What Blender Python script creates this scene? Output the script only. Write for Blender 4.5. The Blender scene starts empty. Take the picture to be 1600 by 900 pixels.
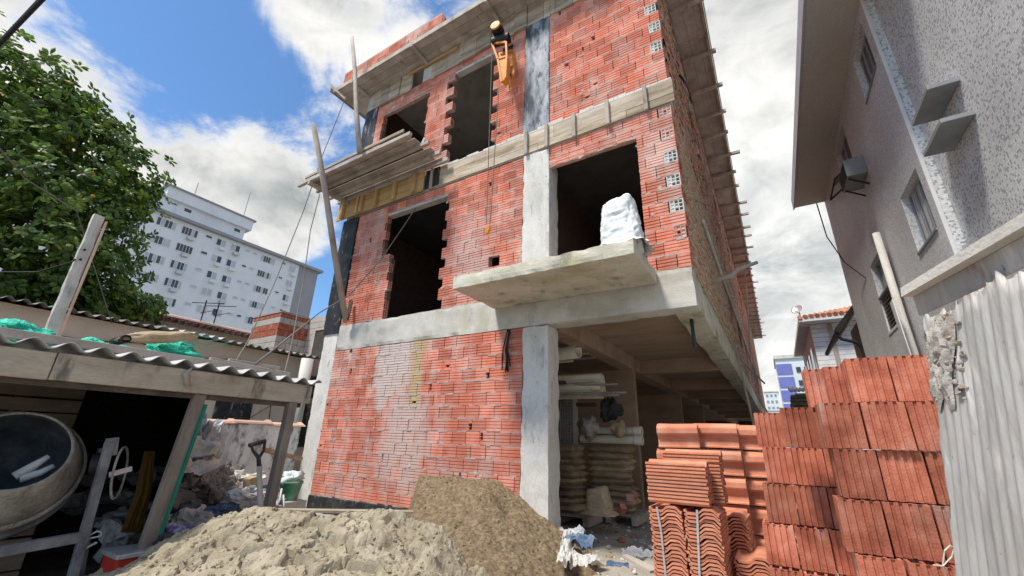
import bpy, math, random
from mathutils import Vector, Matrix, noise
rnd = random.Random(7)
S = bpy.context.scene
COL = S.collection
# ------------------------------------------------------------------ camera
CAM = Vector((0, 0, 1.2)); FPX = 648.3; YAW, PITCH, ROLL = -0.556162, 0.351246, 0.029443
_f = Vector((math.sin(YAW)*math.cos(PITCH), math.cos(YAW)*math.cos(PITCH), math.sin(PITCH)))
_r0 = Vector((math.cos(YAW), -math.sin(YAW), 0)); _u0 = _r0.cross(_f)
_r = math.cos(ROLL)*_r0 + math.sin(ROLL)*_u0; _u = -math.sin(ROLL)*_r0 + math.cos(ROLL)*_u0
cam = bpy.data.cameras.new('camera'); cam.sensor_width = 36; cam.lens = FPX*36/1600; cam.clip_start = .05; cam.clip_end = 3000
camo = bpy.data.objects.new('camera', cam); COL.objects.link(camo); S.camera = camo
camo.matrix_world = Matrix(((_r.x, _u.x, -_f.x, 0), (_r.y, _u.y, -_f.y, 0), (_r.z, _u.z, -_f.z, 1.2), (0, 0, 0, 1)))
def ray(px, py): return _f*FPX + _r*(px-800) + _u*(450-py)          # surveying helper: a sight line of the photograph ...
def aX(px, py, x): d = ray(px, py); return CAM + d*(x/d.x)             # ... meets the upright plane x
def aY(px, py, y): d = ray(px, py); return CAM + d*(y/d.y)             # ... meets the upright plane y
def aZ(px, py, z): d = ray(px, py); return CAM + d*((z-1.2)/d.z)       # ... meets the level plane z
def aD(px, py, m): return CAM + ray(px, py)*(m/FPX)
def seen(v):
    w = v-CAM; k = w.dot(_f)
    return (800+FPX*w.dot(_r)/k, 450-FPX*w.dot(_u)/k) if k > .05 else (9999, 9999)
# ------------------------------------------------------------------ light
SUN_EL, SUN_AZ = 60, 204          # degrees; azimuth clockwise from +y
S.view_settings.view_transform = 'Standard'; S.view_settings.look = 'None'; S.view_settings.gamma = 1; S.view_settings.exposure = 0.7
sd = Vector((math.sin(math.radians(SUN_AZ))*math.cos(math.radians(SUN_EL)), math.cos(math.radians(SUN_AZ))*math.cos(math.radians(SUN_EL)), math.sin(math.radians(SUN_EL))))
sl = bpy.data.lights.new('sun', 'SUN'); sl.energy = 3.0; sl.angle = math.radians(10); sl.color = (1, .93, .82)
so = bpy.data.objects.new('sun', sl); COL.objects.link(so); so.rotation_euler = (-sd).to_track_quat('-Z', 'Y').to_euler()
W = bpy.data.worlds.new('World'); S.world = W; W.use_nodes = True
nt = W.node_tree; N = nt.nodes; Lk = nt.links.new
for n in list(N): N.remove(n)
def nd(t, **k):
    n = N.new(t)
    for a, b in k.items(): setattr(n, a, b)
    return n
out = nd('ShaderNodeOutputWorld'); bg = nd('ShaderNodeBackground'); bg.inputs['Strength'].default_value = 0.1
sky = nd('ShaderNodeTexSky', sky_type='NISHITA', sun_disc=False, sun_elevation=math.radians(SUN_EL), sun_rotation=math.radians(SUN_AZ))
sky.air_density = 1.1; sky.dust_density = .3; sky.ozone_density = 3.0
tc = nd('ShaderNodeTexCoord')
# clouds: broken cumulus over the left half of the view, closed grey-white cover to the right
def mth(op, a, b=None, c=None, clamp=False):
    n = nd('ShaderNodeMath', operation=op, use_clamp=clamp)
    for i, v in enumerate((a, b, c)):
        if v is None: continue
        if isinstance(v, (int, float)): n.inputs[i].default_value = v
        else: Lk(v, n.inputs[i])
    return n.outputs[0]
def blob(d, r0, r1):
    n = nd('ShaderNodeVectorMath', operation='DOT_PRODUCT'); Lk(tc.outputs['Generated'], n.inputs[0]); n.inputs[1].default_value = d
    m = nd('ShaderNodeMapRange', interpolation_type='SMOOTHSTEP'); Lk(n.outputs['Value'], m.inputs[0])
    m.inputs[1].default_value = math.cos(math.radians(r1)); m.inputs[2].default_value = math.cos(math.radians(r0)); return m.outputs[0]
def fbm(scale, detail, rough, off=(0, 0, 0), stretch=(1, 1, 1.6), dist=0.0):
    mp = nd('ShaderNodeMapping'); Lk(tc.outputs['Generated'], mp.inputs[0]); mp.inputs['Location'].default_value = off; mp.inputs['Scale'].default_value = stretch
    n = nd('ShaderNodeTexNoise'); Lk(mp.outputs[0], n.inputs['Vector']); n.inputs['Scale'].default_value = scale; n.inputs['Detail'].default_value = detail; n.inputs['Roughness'].default_value = rough
    n.inputs['Distortion'].default_value = dist
    return n.outputs['Fac']
def dirp(px, py): return tuple(ray(px, py).normalized())
cover = mth('MULTIPLY_ADD', fbm(2.9, 12, .66, (.3, .1, .7), dist=.5), 3.6, -1.58)
cover = mth('ADD', cover, mth('MULTIPLY_ADD', fbm(8.5, 8, .62, (4, 2, 6), dist=.3), 1.5, -.72))
for (p, a, b, w) in (((1300, 300), 12, 45, 1.1), ((240, 70), 1, 11, -.75), ((350, 110), 1, 11, -.6), ((170, 20), 1, 7, -.3), ((535, 210), 1, 11, -.75), ((420, 110), 1, 5, -.3), ((520, 470), 1, 7, -.75), ((20, 60), 4, 15, .55), ((300, 270), 3, 16, .7), ((470, 60), 2, 15, .42), ((400, 300), 2, 12, .6)):
    cover = mth('MULTIPLY_ADD', blob(dirp(*p), a, b), w, cover)
mask = nd('ShaderNodeMapRange', interpolation_type='SMOOTHSTEP'); Lk(cover, mask.inputs[0]); mask.inputs[1].default_value = -.05; mask.inputs[2].default_value = .8
shade = mth('MULTIPLY_ADD', fbm(3.4, 9, .58, (2, 5, 1), dist=.5), 3.2, -1.05, True)
thick = nd('ShaderNodeMapRange'); Lk(cover, thick.inputs[0]); thick.inputs[1].default_value = .45; thick.inputs[2].default_value = 1.25
sh2 = mth('MULTIPLY', mth('SUBTRACT', 1.0, shade), mth('MULTIPLY_ADD', thick.outputs[0], .75, .25), clamp=True)
ccol = nd('ShaderNodeMix', data_type='RGBA'); Lk(sh2, ccol.inputs['Factor']); ccol.inputs['A'].default_value = (6.6, 6.5, 6.3, 1); ccol.inputs['B'].default_value = (2.3, 2.5, 2.55, 1)
glow = mth('MULTIPLY_ADD', blob(dirp(1150, 430), 2, 20), .3, 1.0); cg = nd('ShaderNodeVectorMath', operation='SCALE'); Lk(ccol.outputs['Result'], cg.inputs[0]); Lk(glow, cg.inputs['Scale'])   # the cloud edge lit through near the gap
mx = nd('ShaderNodeMix', data_type='RGBA'); Lk(mask.outputs[0], mx.inputs['Factor']); tint = nd('ShaderNodeMix', data_type='RGBA', blend_type='MULTIPLY'); tint.inputs['Factor'].default_value = 1; Lk(sky.outputs[0], tint.inputs['A']); tint.inputs['B'].default_value = (.78, 1.0, 1.16, 1); Lk(tint.outputs['Result'], mx.inputs['A']); Lk(cg.outputs[0], mx.inputs['B'])
Lk(mx.outputs['Result'], bg.inputs['Color']); Lk(bg.outputs[0], out.inputs[0])
# ------------------------------------------------------------------ helpers
def tag(o, label=None, cat=None, group=None, kind=None):
    for k, v in (('label', label), ('category', cat), ('group', group), ('kind', kind)):
        if v: o[k] = v
    if cat and not kind: o['kind'] = 'thing'
    return o
def wloc(o):
    v = Vector((0, 0, 0))
    while o is not None: v += o.location; o = o.parent
    return v
def thing(name, loc, label, cat, group=None, kind=None):
    o = bpy.data.objects.new(name, None); o.empty_display_size = .1; COL.objects.link(o); o.location = loc
    return tag(o, label, cat, group, kind)
class MB:
    def __init__(s): s.v = []; s.f = []; s.m = []; s.c = []
    def add(s, vs, fs, m=0, c=None):
        b = len(s.v); s.v += [Vector(p) for p in vs]
        for f in fs: s.f.append([i+b for i in f]); s.m.append(m); s.c.append(c if c is not None else 0.0)
        return s
    def box(s, x0, x1, y0, y1, z0, z1, m=0, c=None):
        return s.add([(x0, y0, z0), (x1, y0, z0), (x1, y1, z0), (x0, y1, z0), (x0, y0, z1), (x1, y0, z1), (x1, y1, z1), (x0, y1, z1)],
                     [(0, 3, 2, 1), (4, 5, 6, 7), (0, 1, 5, 4), (1, 2, 6, 5), (2, 3, 7, 6), (3, 0, 4, 7)], m, c)
    def bar(s, a, b, w, h, up=(0, 0, 1), m=0, c=None, roll=0, ext=0):
        a, b = Vector(a), Vector(b); d = (b-a).normalized(); a = a-d*ext; b = b+d*ext; u = Vector(up)
        x = d.cross(u)
        if x.length < 1e-4: x = d.cross(Vector((1, 0, 0)))
        x.normalize(); u = x.cross(d)
        if roll: q = Matrix.Rotation(roll, 3, d); x = q @ x; u = q @ u
        P = [p+x*i*w/2+u*j*h/2 for p in (a, b) for i, j in ((-1, -1), (1, -1), (1, 1), (-1, 1))]
        return s.add(P, [(0, 1, 2, 3), (7, 6, 5, 4), (0, 4, 5, 1), (1, 5, 6, 2), (2, 6, 7, 3), (3, 7, 4, 0)], m, c)
    def tube(s, pts, r, n=8, m=0, c=None, caps=True):
        pts = [Vector(p) for p in pts]; rr = r if isinstance(r, (list, tuple)) else [r]*len(pts); P = []; F = []
        prev = None
        for i, p in enumerate(pts):
            d = (pts[min(i+1, len(pts)-1)]-pts[max(i-1, 0)]).normalized()
            x = d.orthogonal().normalized() if prev is None else (prev-d*prev.dot(d)).normalized()
            prev = x; y = d.cross(x)
            P += [p+(x*math.cos(2*math.pi*k/n)+y*math.sin(2*math.pi*k/n))*rr[i] for k in range(n)]
        for i in range(len(pts)-1):
            for k in range(n): F.append((i*n+k, i*n+(k+1) % n, (i+1)*n+(k+1) % n, (i+1)*n+k))
        if caps: F.append(tuple(range(n-1, -1, -1))); F.append(tuple((len(pts)-1)*n+k for k in range(n)))
        return s.add(P, F, m, c)
    def prism(s, poly, o, u, v, w, m=0, c=None):       # 2D outline (u, v) pushed along w
        o, u, v, w = map(Vector, (o, u, v, w)); n = len(poly)
        P = [o+u*a+v*b for a, b in poly]; P += [p+w for p in P]
        F = [(i, (i+1) % n, n+(i+1) % n, n+i) for i in range(n)]+[tuple(range(n-1, -1, -1)), tuple(range(n, 2*n))]
        return s.add(P, F, m, c)
    def lathe(s, prof, o, ax, n=32, m=0, c=None):      # prof: (radius, distance along axis)
        o, ax = Vector(o), Vector(ax).normalized(); x = ax.orthogonal().normalized(); y = ax.cross(x); P = []; F = []
        for r, h in prof: P += [o+ax*h+(x*math.cos(2*math.pi*k/n)+y*math.sin(2*math.pi*k/n))*r for k in range(n)]
        for i in range(len(prof)-1):
            for k in range(n): F.append((i*n+k, i*n+(k+1) % n, (i+1)*n+(k+1) % n, (i+1)*n+k))
        return s.add(P, F, m, c)
    def rbox(s, x0, x1, y0, y1, z0, z1, cell=.06, amp=.004, seed=1.0):       # hand-cast block: uneven faces, ragged arrises
        L_ = (x1-x0, y1-y0, z1-z0); n = [max(2, min(130, int(round(l/cell)))) for l in L_]; lo = (x0, y0, z0); c = [(x0+x1)/2, (y0+y1)/2, (z0+z1)/2]
        idx = {}
        def vid(i):
            if i not in idx:
                p = Vector([lo[k]+L_[k]*i[k]/n[k] for k in range(3)]); e = sum(1 for k in range(3) if i[k] in (0, n[k]))
                nv = Vector((noise.noise(p*9+Vector((seed, 0, 0))), noise.noise(p*9+Vector((0, seed, 5))), noise.noise(p*9+Vector((7, 0, seed)))))*amp
                if e > 1:
                    k_ = max(0, noise.noise(p*6.3+Vector((seed*3, 1, 2)))+.15)*amp*4.5+amp*.6
                    for k in range(3):
                        if i[k] == 0: nv[k] += k_
                        elif i[k] == n[k]: nv[k] -= k_
                idx[i] = len(s.v); s.v.append(p+nv)
            return idx[i]
        for ax in range(3):
            a, b = (ax+1) % 3, (ax+2) % 3
            for side in (0, n[ax]):
                for u in range(n[a]):
                    for v in range(n[b]):
                        q = []
                        for du, dv in ((0, 0), (1, 0), (1, 1), (0, 1)):
                            i = [0, 0, 0]; i[ax] = side; i[a] = u+du; i[b] = v+dv; q.append(vid(tuple(i)))
                        s.f.append(q if side else q[::-1]); s.m.append(0); s.c.append(0)
        return s
    def build(s, name, mats, parent=None, smooth=False, kind=None, bevel=0, origin=None, fix=True):
        mats = mats if isinstance(mats, (list, tuple)) else [mats]
        me = bpy.data.meshes.new(name)
        if origin is None:
            lo = [min(p[i] for p in s.v) for i in range(3)]; hi = [max(p[i] for p in s.v) for i in range(3)]
            origin = Vector(((lo[0]+hi[0])/2, (lo[1]+hi[1])/2, lo[2]))
        origin = Vector(origin)
        me.from_pydata([tuple(p-origin) for p in s.v], [], s.f)
        for m in mats: me.materials.append(m)
        if len(mats) > 1: me.polygons.foreach_set('material_index', s.m)
        if any(s.c):
            a = me.attributes.new('rnd', 'FLOAT', 'FACE'); a.data.foreach_set('value', s.c)
        if fix:
            import bmesh
            bm = bmesh.new(); bm.from_mesh(me); bmesh.ops.recalc_face_normals(bm, faces=bm.faces); bm.to_mesh(me); bm.free()
        if smooth: me.polygons.foreach_set('use_smooth', [True]*len(me.polygons))
        o = bpy.data.objects.new(name, me); COL.objects.link(o)
        o.location = origin-(wloc(parent) if parent else Vector((0, 0, 0))); o.parent = parent
        if bevel: b = o.modifiers.new('bevel', 'BEVEL'); b.width = bevel; b.segments = 2; b.limit_method = 'ANGLE'
        if kind: o['kind'] = kind
        return o
def inst(name, me, loc, parent=None, rot=(0, 0, 0), scale=(1, 1, 1)):
    o = bpy.data.objects.new(name, me); COL.objects.link(o); o.location = Vector(loc)-(wloc(parent) if parent else Vector((0, 0, 0)))
    o.rotation_euler = rot; o.scale = scale; o.parent = parent; return o
def proto(mb, name, mats, smooth=False, fix=True):      # a mesh only, to be shared
    o = mb.build(name, mats, origin=(0, 0, 0), smooth=smooth, fix=fix); me = o.data; bpy.data.objects.remove(o); return me
def nz(p, s=1.0, o=4): return noise.fractal(Vector(p)*s, 1.0, 2.0, o)
# ------------------------------------------------------------------ materials
def mat(name, cols, scale=3, rough=.85, bump=.25, bscale=60, stretch=(1, 1, 1), rv=0.0, obj=False, stains=(), metal=0, detail=8, spec=.3, fine=.12, cont=1.0, bdist=.01, trans=0):
    m = bpy.data.materials.new(name); m.use_nodes = True; t = m.node_tree; NN = t.nodes; L = t.links.new
    for n in list(NN): NN.remove(n)
    o = NN.new('ShaderNodeOutputMaterial'); b = NN.new('ShaderNodeBsdfPrincipled'); L(b.outputs[0], o.inputs[0])
    b.inputs['Roughness'].default_value = rough; b.inputs['Metallic'].default_value = metal; b.inputs['Specular IOR Level'].default_value = spec
    oi = NN.new('ShaderNodeObjectInfo')
    if obj:
        c0 = NN.new('ShaderNodeTexCoord').outputs['Object']
        ad = NN.new('ShaderNodeVectorMath'); ad.operation = 'MULTIPLY_ADD'; L(oi.outputs['Random'], ad.inputs[0]); ad.inputs[1].default_value = (37, 61, 23); L(c0, ad.inputs[2]); co = ad.outputs[0]
    else: co = NN.new('ShaderNodeNewGeometry').outputs['Position']
    def nz_(sc, det, st=(1, 1, 1), rg=.6):
        mp = NN.new('ShaderNodeMapping'); L(co, mp.inputs[0]); mp.inputs['Scale'].default_value = st
        n = NN.new('ShaderNodeTexNoise'); L(mp.outputs[0], n.inputs['Vector']); n.inputs['Scale'].default_value = sc; n.inputs['Detail'].default_value = det; n.inputs['Roughness'].default_value = rg; return n.outputs['Fac']
    rp = NN.new('ShaderNodeValToRGB'); k = len(cols)
    while len(rp.color_ramp.elements) < k: rp.color_ramp.elements.new(.5)
    for i, c in enumerate(cols):
        e = rp.color_ramp.elements[i]; e.position = .5+(i/(k-1)-.5)*.5/cont if k > 1 else .5; e.color = (*c, 1)
    L(nz_(scale, detail, stretch), rp.inputs[0]); col = rp.outputs[0]
    for (sc_, ss, st, lo, hi, amt) in stains:              # patches of another colour with an outline of their own
        mr = NN.new('ShaderNodeMapRange'); L(nz_(ss, 6, st), mr.inputs[0]); mr.inputs[1].default_value = lo; mr.inputs[2].default_value = hi; mr.inputs[4].default_value = amt
        mi = NN.new('ShaderNodeMix'); mi.data_type = 'RGBA'; L(mr.outputs[0], mi.inputs['Factor']); L(col, mi.inputs['A']); mi.inputs['B'].default_value = (*sc_, 1); col = mi.outputs['Result']
    # fine grain and per-piece tint
    mr = NN.new('ShaderNodeMapRange'); L(nz_(bscale*1.7, 4, stretch), mr.inputs[0]); mr.inputs[1].default_value = .25; mr.inputs[2].default_value = .75; mr.inputs[3].default_value = 1-fine; mr.inputs[4].default_value = 1+fine; val = mr.outputs[0]
    if rv:
        at = NN.new('ShaderNodeAttribute'); at.attribute_name = 'rnd'
        ad = NN.new('ShaderNodeMath'); ad.operation = 'ADD'; L(oi.outputs['Random'], ad.inputs[0]); L(at.outputs['Fac'], ad.inputs[1])
        fr = NN.new('ShaderNodeMath'); fr.operation = 'FRACT'; L(ad.outputs[0], fr.inputs[0])
        m2 = NN.new('ShaderNodeMapRange'); L(fr.outputs[0], m2.inputs[0]); m2.inputs[3].default_value = 1-rv; m2.inputs[4].default_value = 1+rv
        mu = NN.new('ShaderNodeMath'); mu.operation = 'MULTIPLY'; L(val, mu.inputs[0]); L(m2.outputs[0], mu.inputs[1]); val = mu.outputs[0]
    hs = NN.new('ShaderNodeMix'); hs.data_type = 'RGBA'; hs.blend_type = 'MULTIPLY'; hs.inputs['Factor'].default_value = 1
    cv = NN.new('ShaderNodeCombineColor'); [L(val, cv.inputs[i]) for i in range(3)]
    L(col, hs.inputs['A']); L(cv.outputs[0], hs.inputs['B']); L(hs.outputs['Result'], b.inputs['Base Color'])
    if bump:
        bp = NN.new('ShaderNodeBump'); bp.inputs['Strength'].default_value = bump; bp.inputs['Distance'].default_value = bdist; L(nz_(bscale, 5, stretch), bp.inputs['Height']); L(bp.outputs[0], b.inputs['Normal'])
    m['_bsdf'] = b.name
    return m
M = {}
BRK = [(.54, .165, .105), (.64, .225, .155), (.7, .36, .285)]
WASH = ((.64, .5, .45), 2.2, (1, 1, .45), .5, .68, .7); DUST = ((.32, .09, .055), 3.1, (1, 1, 1), .58, .75, .6)
M['brick'] = mat('fired clay', BRK, 2.5, .95, .5, 70, rv=.2, stains=(WASH, DUST), spec=.08)
M['brick2'] = mat('fired clay loose', [(.31, .09, .055), (.46, .15, .092), (.56, .225, .15)], 9, .9, .4, 120, rv=.3, obj=True, cont=1.4, stains=(((.6, .45, .4), 7, (1, 1, .25), .57, .72, .6), ((.2, .07, .05), 6, (1, 1, 1), .58, .75, .6)), spec=.1)
M['mortar'] = mat('mortar', [(.3, .22, .19), (.46, .37, .33), (.56, .48, .44)], 8, .95, .8, 70)
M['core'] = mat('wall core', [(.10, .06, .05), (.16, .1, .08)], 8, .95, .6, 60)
M['whitemortar'] = mat('pale mortar', [(.5, .49, .47), (.7, .69, .67)], 14, .95, .8, 70)
M['conc'] = mat('cast concrete', [(.37, .355, .315), (.55, .53, .485), (.67, .65, .6)], 2.2, .9, .45, 45, stretch=(1, 1, 1.6), stains=(((.12, .115, .10), 5, (1, 1, .35), .62, .78, .7), ((.62, .61, .59), 3, (1, 1, 1), .6, .7, .5), ((.33, .3, .2), 1.3, (1, 1, 1), .55, .7, .5)))
M['concpale'] = mat('pale concrete', [(.48, .465, .43), (.64, .625, .585), (.73, .715, .68)], 3, .9, .5, 45, stretch=(1, 1, .5), stains=(((.2, .2, .19), 9, (1, 1, .3), .6, .74, .7), ((.12, .115, .11), 34, (1, 1, .6), .655, .70, .85), ((.45, .44, .4), 2.5, (1, 1, .4), .55, .7, .6)))
M['concmoss'] = mat('weathered concrete', [(.36, .34, .25), (.58, .55, .45), (.68, .66, .58)], 3, .9, .5, 45, stretch=(.6, .6, 1), stains=(((.07, .075, .05), 4, (1, 1, .5), .55, .72, .75), ((.36, .35, .12), 1.6, (1, 1, 1), .55, .68, .55)))
M['concshade'] = mat('concrete with room shade painted in', [(.05, .047, .045), (.09, .085, .08)], 3, .95, .3, 40)  # the rooms' shade is put into this concrete's colour
M['soffit'] = mat('stained underside', [(.3, .2, .14), (.42, .3, .22), (.48, .38, .3)], 2.5, .9, .3, 30, stretch=(.4, 1.5, 1))
M['tar'] = mat('bitumen coat', [(.012, .013, .015), (.03, .033, .04), (.06, .065, .07)], 4, .55, .4, 40, stains=(((.42, .44, .46), 6, (1, 1, .3), .54, .66, .75),))
M['tarheavy'] = mat('thick bitumen coat', [(.012, .013, .015), (.025, .027, .03), (.05, .053, .058)], 4, .55, .5, 40, stains=(((.3, .3, .29), 12, (1, 1, .5), .58, .72, .6),))
M['tarpale'] = mat('worn bitumen coat', [(.05, .06, .075), (.30, .33, .37), (.5, .53, .56)], 3, .7, .4, 40, stretch=(1.6, 1, .35), cont=1.6, stains=(((.03, .033, .04), 5, (1.5, 1, .6), .52, .64, .85),))
M['wood'] = mat('formwork timber', [(.22, .165, .11), (.42, .34, .25), (.58, .51, .42)], 3, .85, .4, 30, stretch=(.35, 1, 3), rv=.22, cont=1.4, stains=(((.12, .085, .06), 4, (.5, 1, 1.5), .58, .72, .6), ((.5, .47, .42), 3, (1, 1, 1), .58, .7, .5)))
M['woodgrey'] = mat('weathered timber', [(.26, .22, .18), (.42, .37, .32), (.54, .5, .45)], 3, .9, .4, 40, stretch=(1, 1, 1), rv=.15, stains=(((.09, .075, .06), 5, (1, 1, 1), .6, .75, .7),))
M['woodnew'] = mat('new timber', [(.42, .25, .1), (.55, .36, .17), (.6, .42, .22)], 4, .8, .3, 40, stretch=(.5, 1, 2), rv=.15)
M['wooddark'] = mat('dark stained timber', [(.06, .045, .035), (.11, .085, .07), (.18, .15, .12)], 4, .9, .4, 40, rv=.2)
M['steel'] = mat('dull steel', [(.25, .25, .26), (.4, .4, .41)], 6, .5, .2, 60, metal=.6)
M['black'] = mat('black rubber', [(.012, .012, .013), (.02, .02, .022)], 6, .6, .1, 60)
M['rope'] = mat('old cable', [(.12, .11, .1), (.2, .19, .17)], 6, .8, 0)
# ================================================================== the unfinished building
FY = 4.85                       # street face
BX0, BX1, BYB = -7.30, -0.56, 36.0
bld = thing('unfinished_building', (-3.9, FY, 0), 'three storey unfinished brick and concrete building with open window holes', 'building')
def part(name, mb, m, parent=bld, **k): return mb.build(name, m, parent, **k)
# ---- frame
part('column', MB().rbox(BX0, -6.88, FY, FY+.4, -.1, 3.16), M['concpale'])
part('column', MB().rbox(BX0-.03, -6.86, FY-.03, FY+.4, 3.02, 5.53), M['tarheavy'])
part('column', MB().rbox(BX0, -6.85, FY-.012, FY+.4, 5.98, 8.5), M['tar'])
part('column', MB().rbox(-2.81, -2.42, FY-.02, FY+.32, -.1, 2.67), M['concpale'])
part('column', MB().rbox(-2.86, -2.40, FY-.012, FY+.3, 3.16, 5.56), M['concpale'])
part('column', MB().rbox(-2.87, -2.39, FY-.02, FY+.3, 5.985, 8.5), M['tarpale'])
part('beam', MB().rbox(-6.86, BX1, FY-.008, FY+.30, 2.675, 3.16), M['conc'])
part('beam', MB().rbox(BX1-.3, BX1+.004, FY+.301, BYB, 2.675, 3.155, .1, .006), M['concmoss'])
part('balcony_slab', MB().rbox(-3.3, -.96, 3.86, FY-.01, 3.0, 3.17), M['concmoss'])
for z0, z1 in ((2.95, 3.15), (5.72, 5.97)): part('floor_slab', MB().box(BX0+.05, BX1-.31, FY+.301, BYB-.05, z0, z1), M['soffit' if z0 < 3 else 'concshade'])
part('roof_slab', MB().box(-7.97, .03, 4.34, BYB+.3, 9.02, 9.1), M['conc'], bevel=.01)
# lintels
for a, b, z0 in ((-6.12, -4.4, 5.30), (-2.4, -1.0, 5.24), (-6.7, -5.15, 8.19), (-4.7, -3.4, 8.24)):
    part('lintel', MB().box(a, b, FY+.004, FY+.13, z0, z0+.055), M['conc'])
# interior shell
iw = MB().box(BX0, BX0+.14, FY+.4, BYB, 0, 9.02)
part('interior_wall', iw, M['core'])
part('interior_wall', MB().box(BX0+.14, BX1-.14, BYB-.14, BYB, 0, 9.02), M['concshade'])
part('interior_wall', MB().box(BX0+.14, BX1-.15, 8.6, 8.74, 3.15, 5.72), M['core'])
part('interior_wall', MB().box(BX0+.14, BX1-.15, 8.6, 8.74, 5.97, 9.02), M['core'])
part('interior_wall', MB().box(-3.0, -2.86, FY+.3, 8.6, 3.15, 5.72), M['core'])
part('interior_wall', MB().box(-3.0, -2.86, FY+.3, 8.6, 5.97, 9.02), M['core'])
# lime wash run and a yellowish streak on the ground floor bricks: marks with a place of their own
def placed_stain(m, x0, x1, z0, z1, colr, amt, soft=.25):
    t = m.node_tree; NN = t.nodes; L = t.links.new; b = NN[m['_bsdf']]; src = b.inputs['Base Color'].links[0].from_socket
    g = NN.new('ShaderNodeNewGeometry').outputs['Position']; n = NN.new('ShaderNodeTexNoise'); mp = NN.new('ShaderNodeMapping'); L(g, mp.inputs[0]); mp.inputs['Scale'].default_value = (1.6, 1, .7); L(mp.outputs[0], n.inputs['Vector']); n.inputs['Scale'].default_value = 4; n.inputs['Detail'].default_value = 7
    sp = NN.new('ShaderNodeSeparateXYZ'); L(g, sp.inputs[0])
    def M_(op, a, b_, cl=False):
        q = NN.new('ShaderNodeMath'); q.operation = op; q.use_clamp = cl
        for i, v in enumerate((a, b_)):
            if isinstance(v, (int, float)): q.inputs[i].default_value = v
            else: L(v, q.inputs[i])
        return q.outputs[0]
    nn = M_('MULTIPLY', M_('SUBTRACT', n.outputs['Fac'], .5), 2.6)
    def band(o, a, c): return M_('MULTIPLY', M_('ADD', M_('DIVIDE', M_('SUBTRACT', o, a), soft), nn, True), M_('ADD', M_('DIVIDE', M_('SUBTRACT', c, o), soft), nn, True))
    f = M_('MULTIPLY', M_('MULTIPLY', band(sp.outputs['X'], x0, x1), band(sp.outputs['Z'], z0, z1)), amt, True)
    mi = NN.new('ShaderNodeMix'); mi.data_type = 'RGBA'; L(f, mi.inputs['Factor']); L(src, mi.inputs['A']); mi.inputs['B'].default_value = (*colr, 1); L(mi.outputs['Result'], b.inputs['Base Color'])
placed_stain(M['brick'], -5.85, -4.7, 1.5, 2.95, (.62, .52, .48), 1.3, .4)
placed_stain(M['brick'], -5.6, -4.2, .4, 2.2, (.6, .45, .41), .95, .5)
placed_stain(M['brick'], -4.92, -4.55, 1.6, 2.75, (.52, .40, .24), 1.0, .12)
placed_stain(M['brick'], -6.4, -3.4, .2, 1.0, (.54, .39, .36), .8, .5)
placed_stain(M['brick'], -4.4, -3.2, 3.2, 5.2, (.62, .4, .36), .55, .6)
placed_stain(M['conc'], -5.0, -3.0, 2.6, 3.2, (.44, .40, .27), .7, .5)
# ---- bricks
BL, BH, BD = .24, .178, .09
def brick_mb(Lx=BL-.006, h=BH-.006, d=BD, broken=0):
    p = [(0, 0)]
    for k in (1, 2, 3):
        zc = h*k/4; p += [(0, zc-.007), (.012, zc), (0, zc+.007)]
    p += [(0, h), (d, h), (d, 0)]
    mb = MB()
    if not broken: return mb.prism([(a, b) for a, b in p], (-Lx/2, 0, 0), (0, 1, 0), (0, 0, 1), (Lx, 0, 0))
    # a knocked-out shell: the front is gone between two grooves over part of the length
    xa, wd, za, hh = ((-.5, .2, .26, .74), (.12, .34, .5, .5), (.28, .22, .0, .62), (-.34, .4, .26, .26), (-.1, .15, .3, .7))[broken-1]
    x0, x1, z0, z1 = Lx*xa, Lx*(xa+wd), h*za, h*(za+hh); mb.box(-Lx/2, Lx/2, .055, d, 0, h)
    def shell(a, b, c, e):
        if b-a > .004 and e-c > .004: mb.prism([(0, c), (0, e), (.054, e), (.054, c)], (a, 0, 0), (0, 1, 0), (0, 0, 1), (b-a, 0, 0))
    gp = [(min(a, .054), b) for a, b in p]
    for a_, b_ in ((-Lx/2, x0), (x1, Lx/2)):
        if b_-a_ > .004: mb.prism(gp, (a_, 0, 0), (0, 1, 0), (0, 0, 1), (b_-a_, 0, 0))
    shell(x0+.0004, x1-.0004, 0, z0); shell(x0+.0004, x1-.0004, z1, h)
    # ragged lip round the hole and the grooves of what is left of the face
    r = random.Random(broken)
    for k in range(5): q = r.uniform(x0, x1); mb.prism([(-.012, 0), (.012, 0), (r.uniform(-.01, .01), r.uniform(.012, .03))], (q, .001, z0), (1, 0, 0), (0, 0, 1), (0, .03, 0))
    for k in range(4): q = r.uniform(z0, z1); mb.prism([(0, -.012), (0, .012), (r.uniform(.01, .025), r.uniform(-.01, .01))], (x0, .001, q), (1, 0, 0), (0, 0, 1), (0, .03, 0))
    return mb
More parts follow.
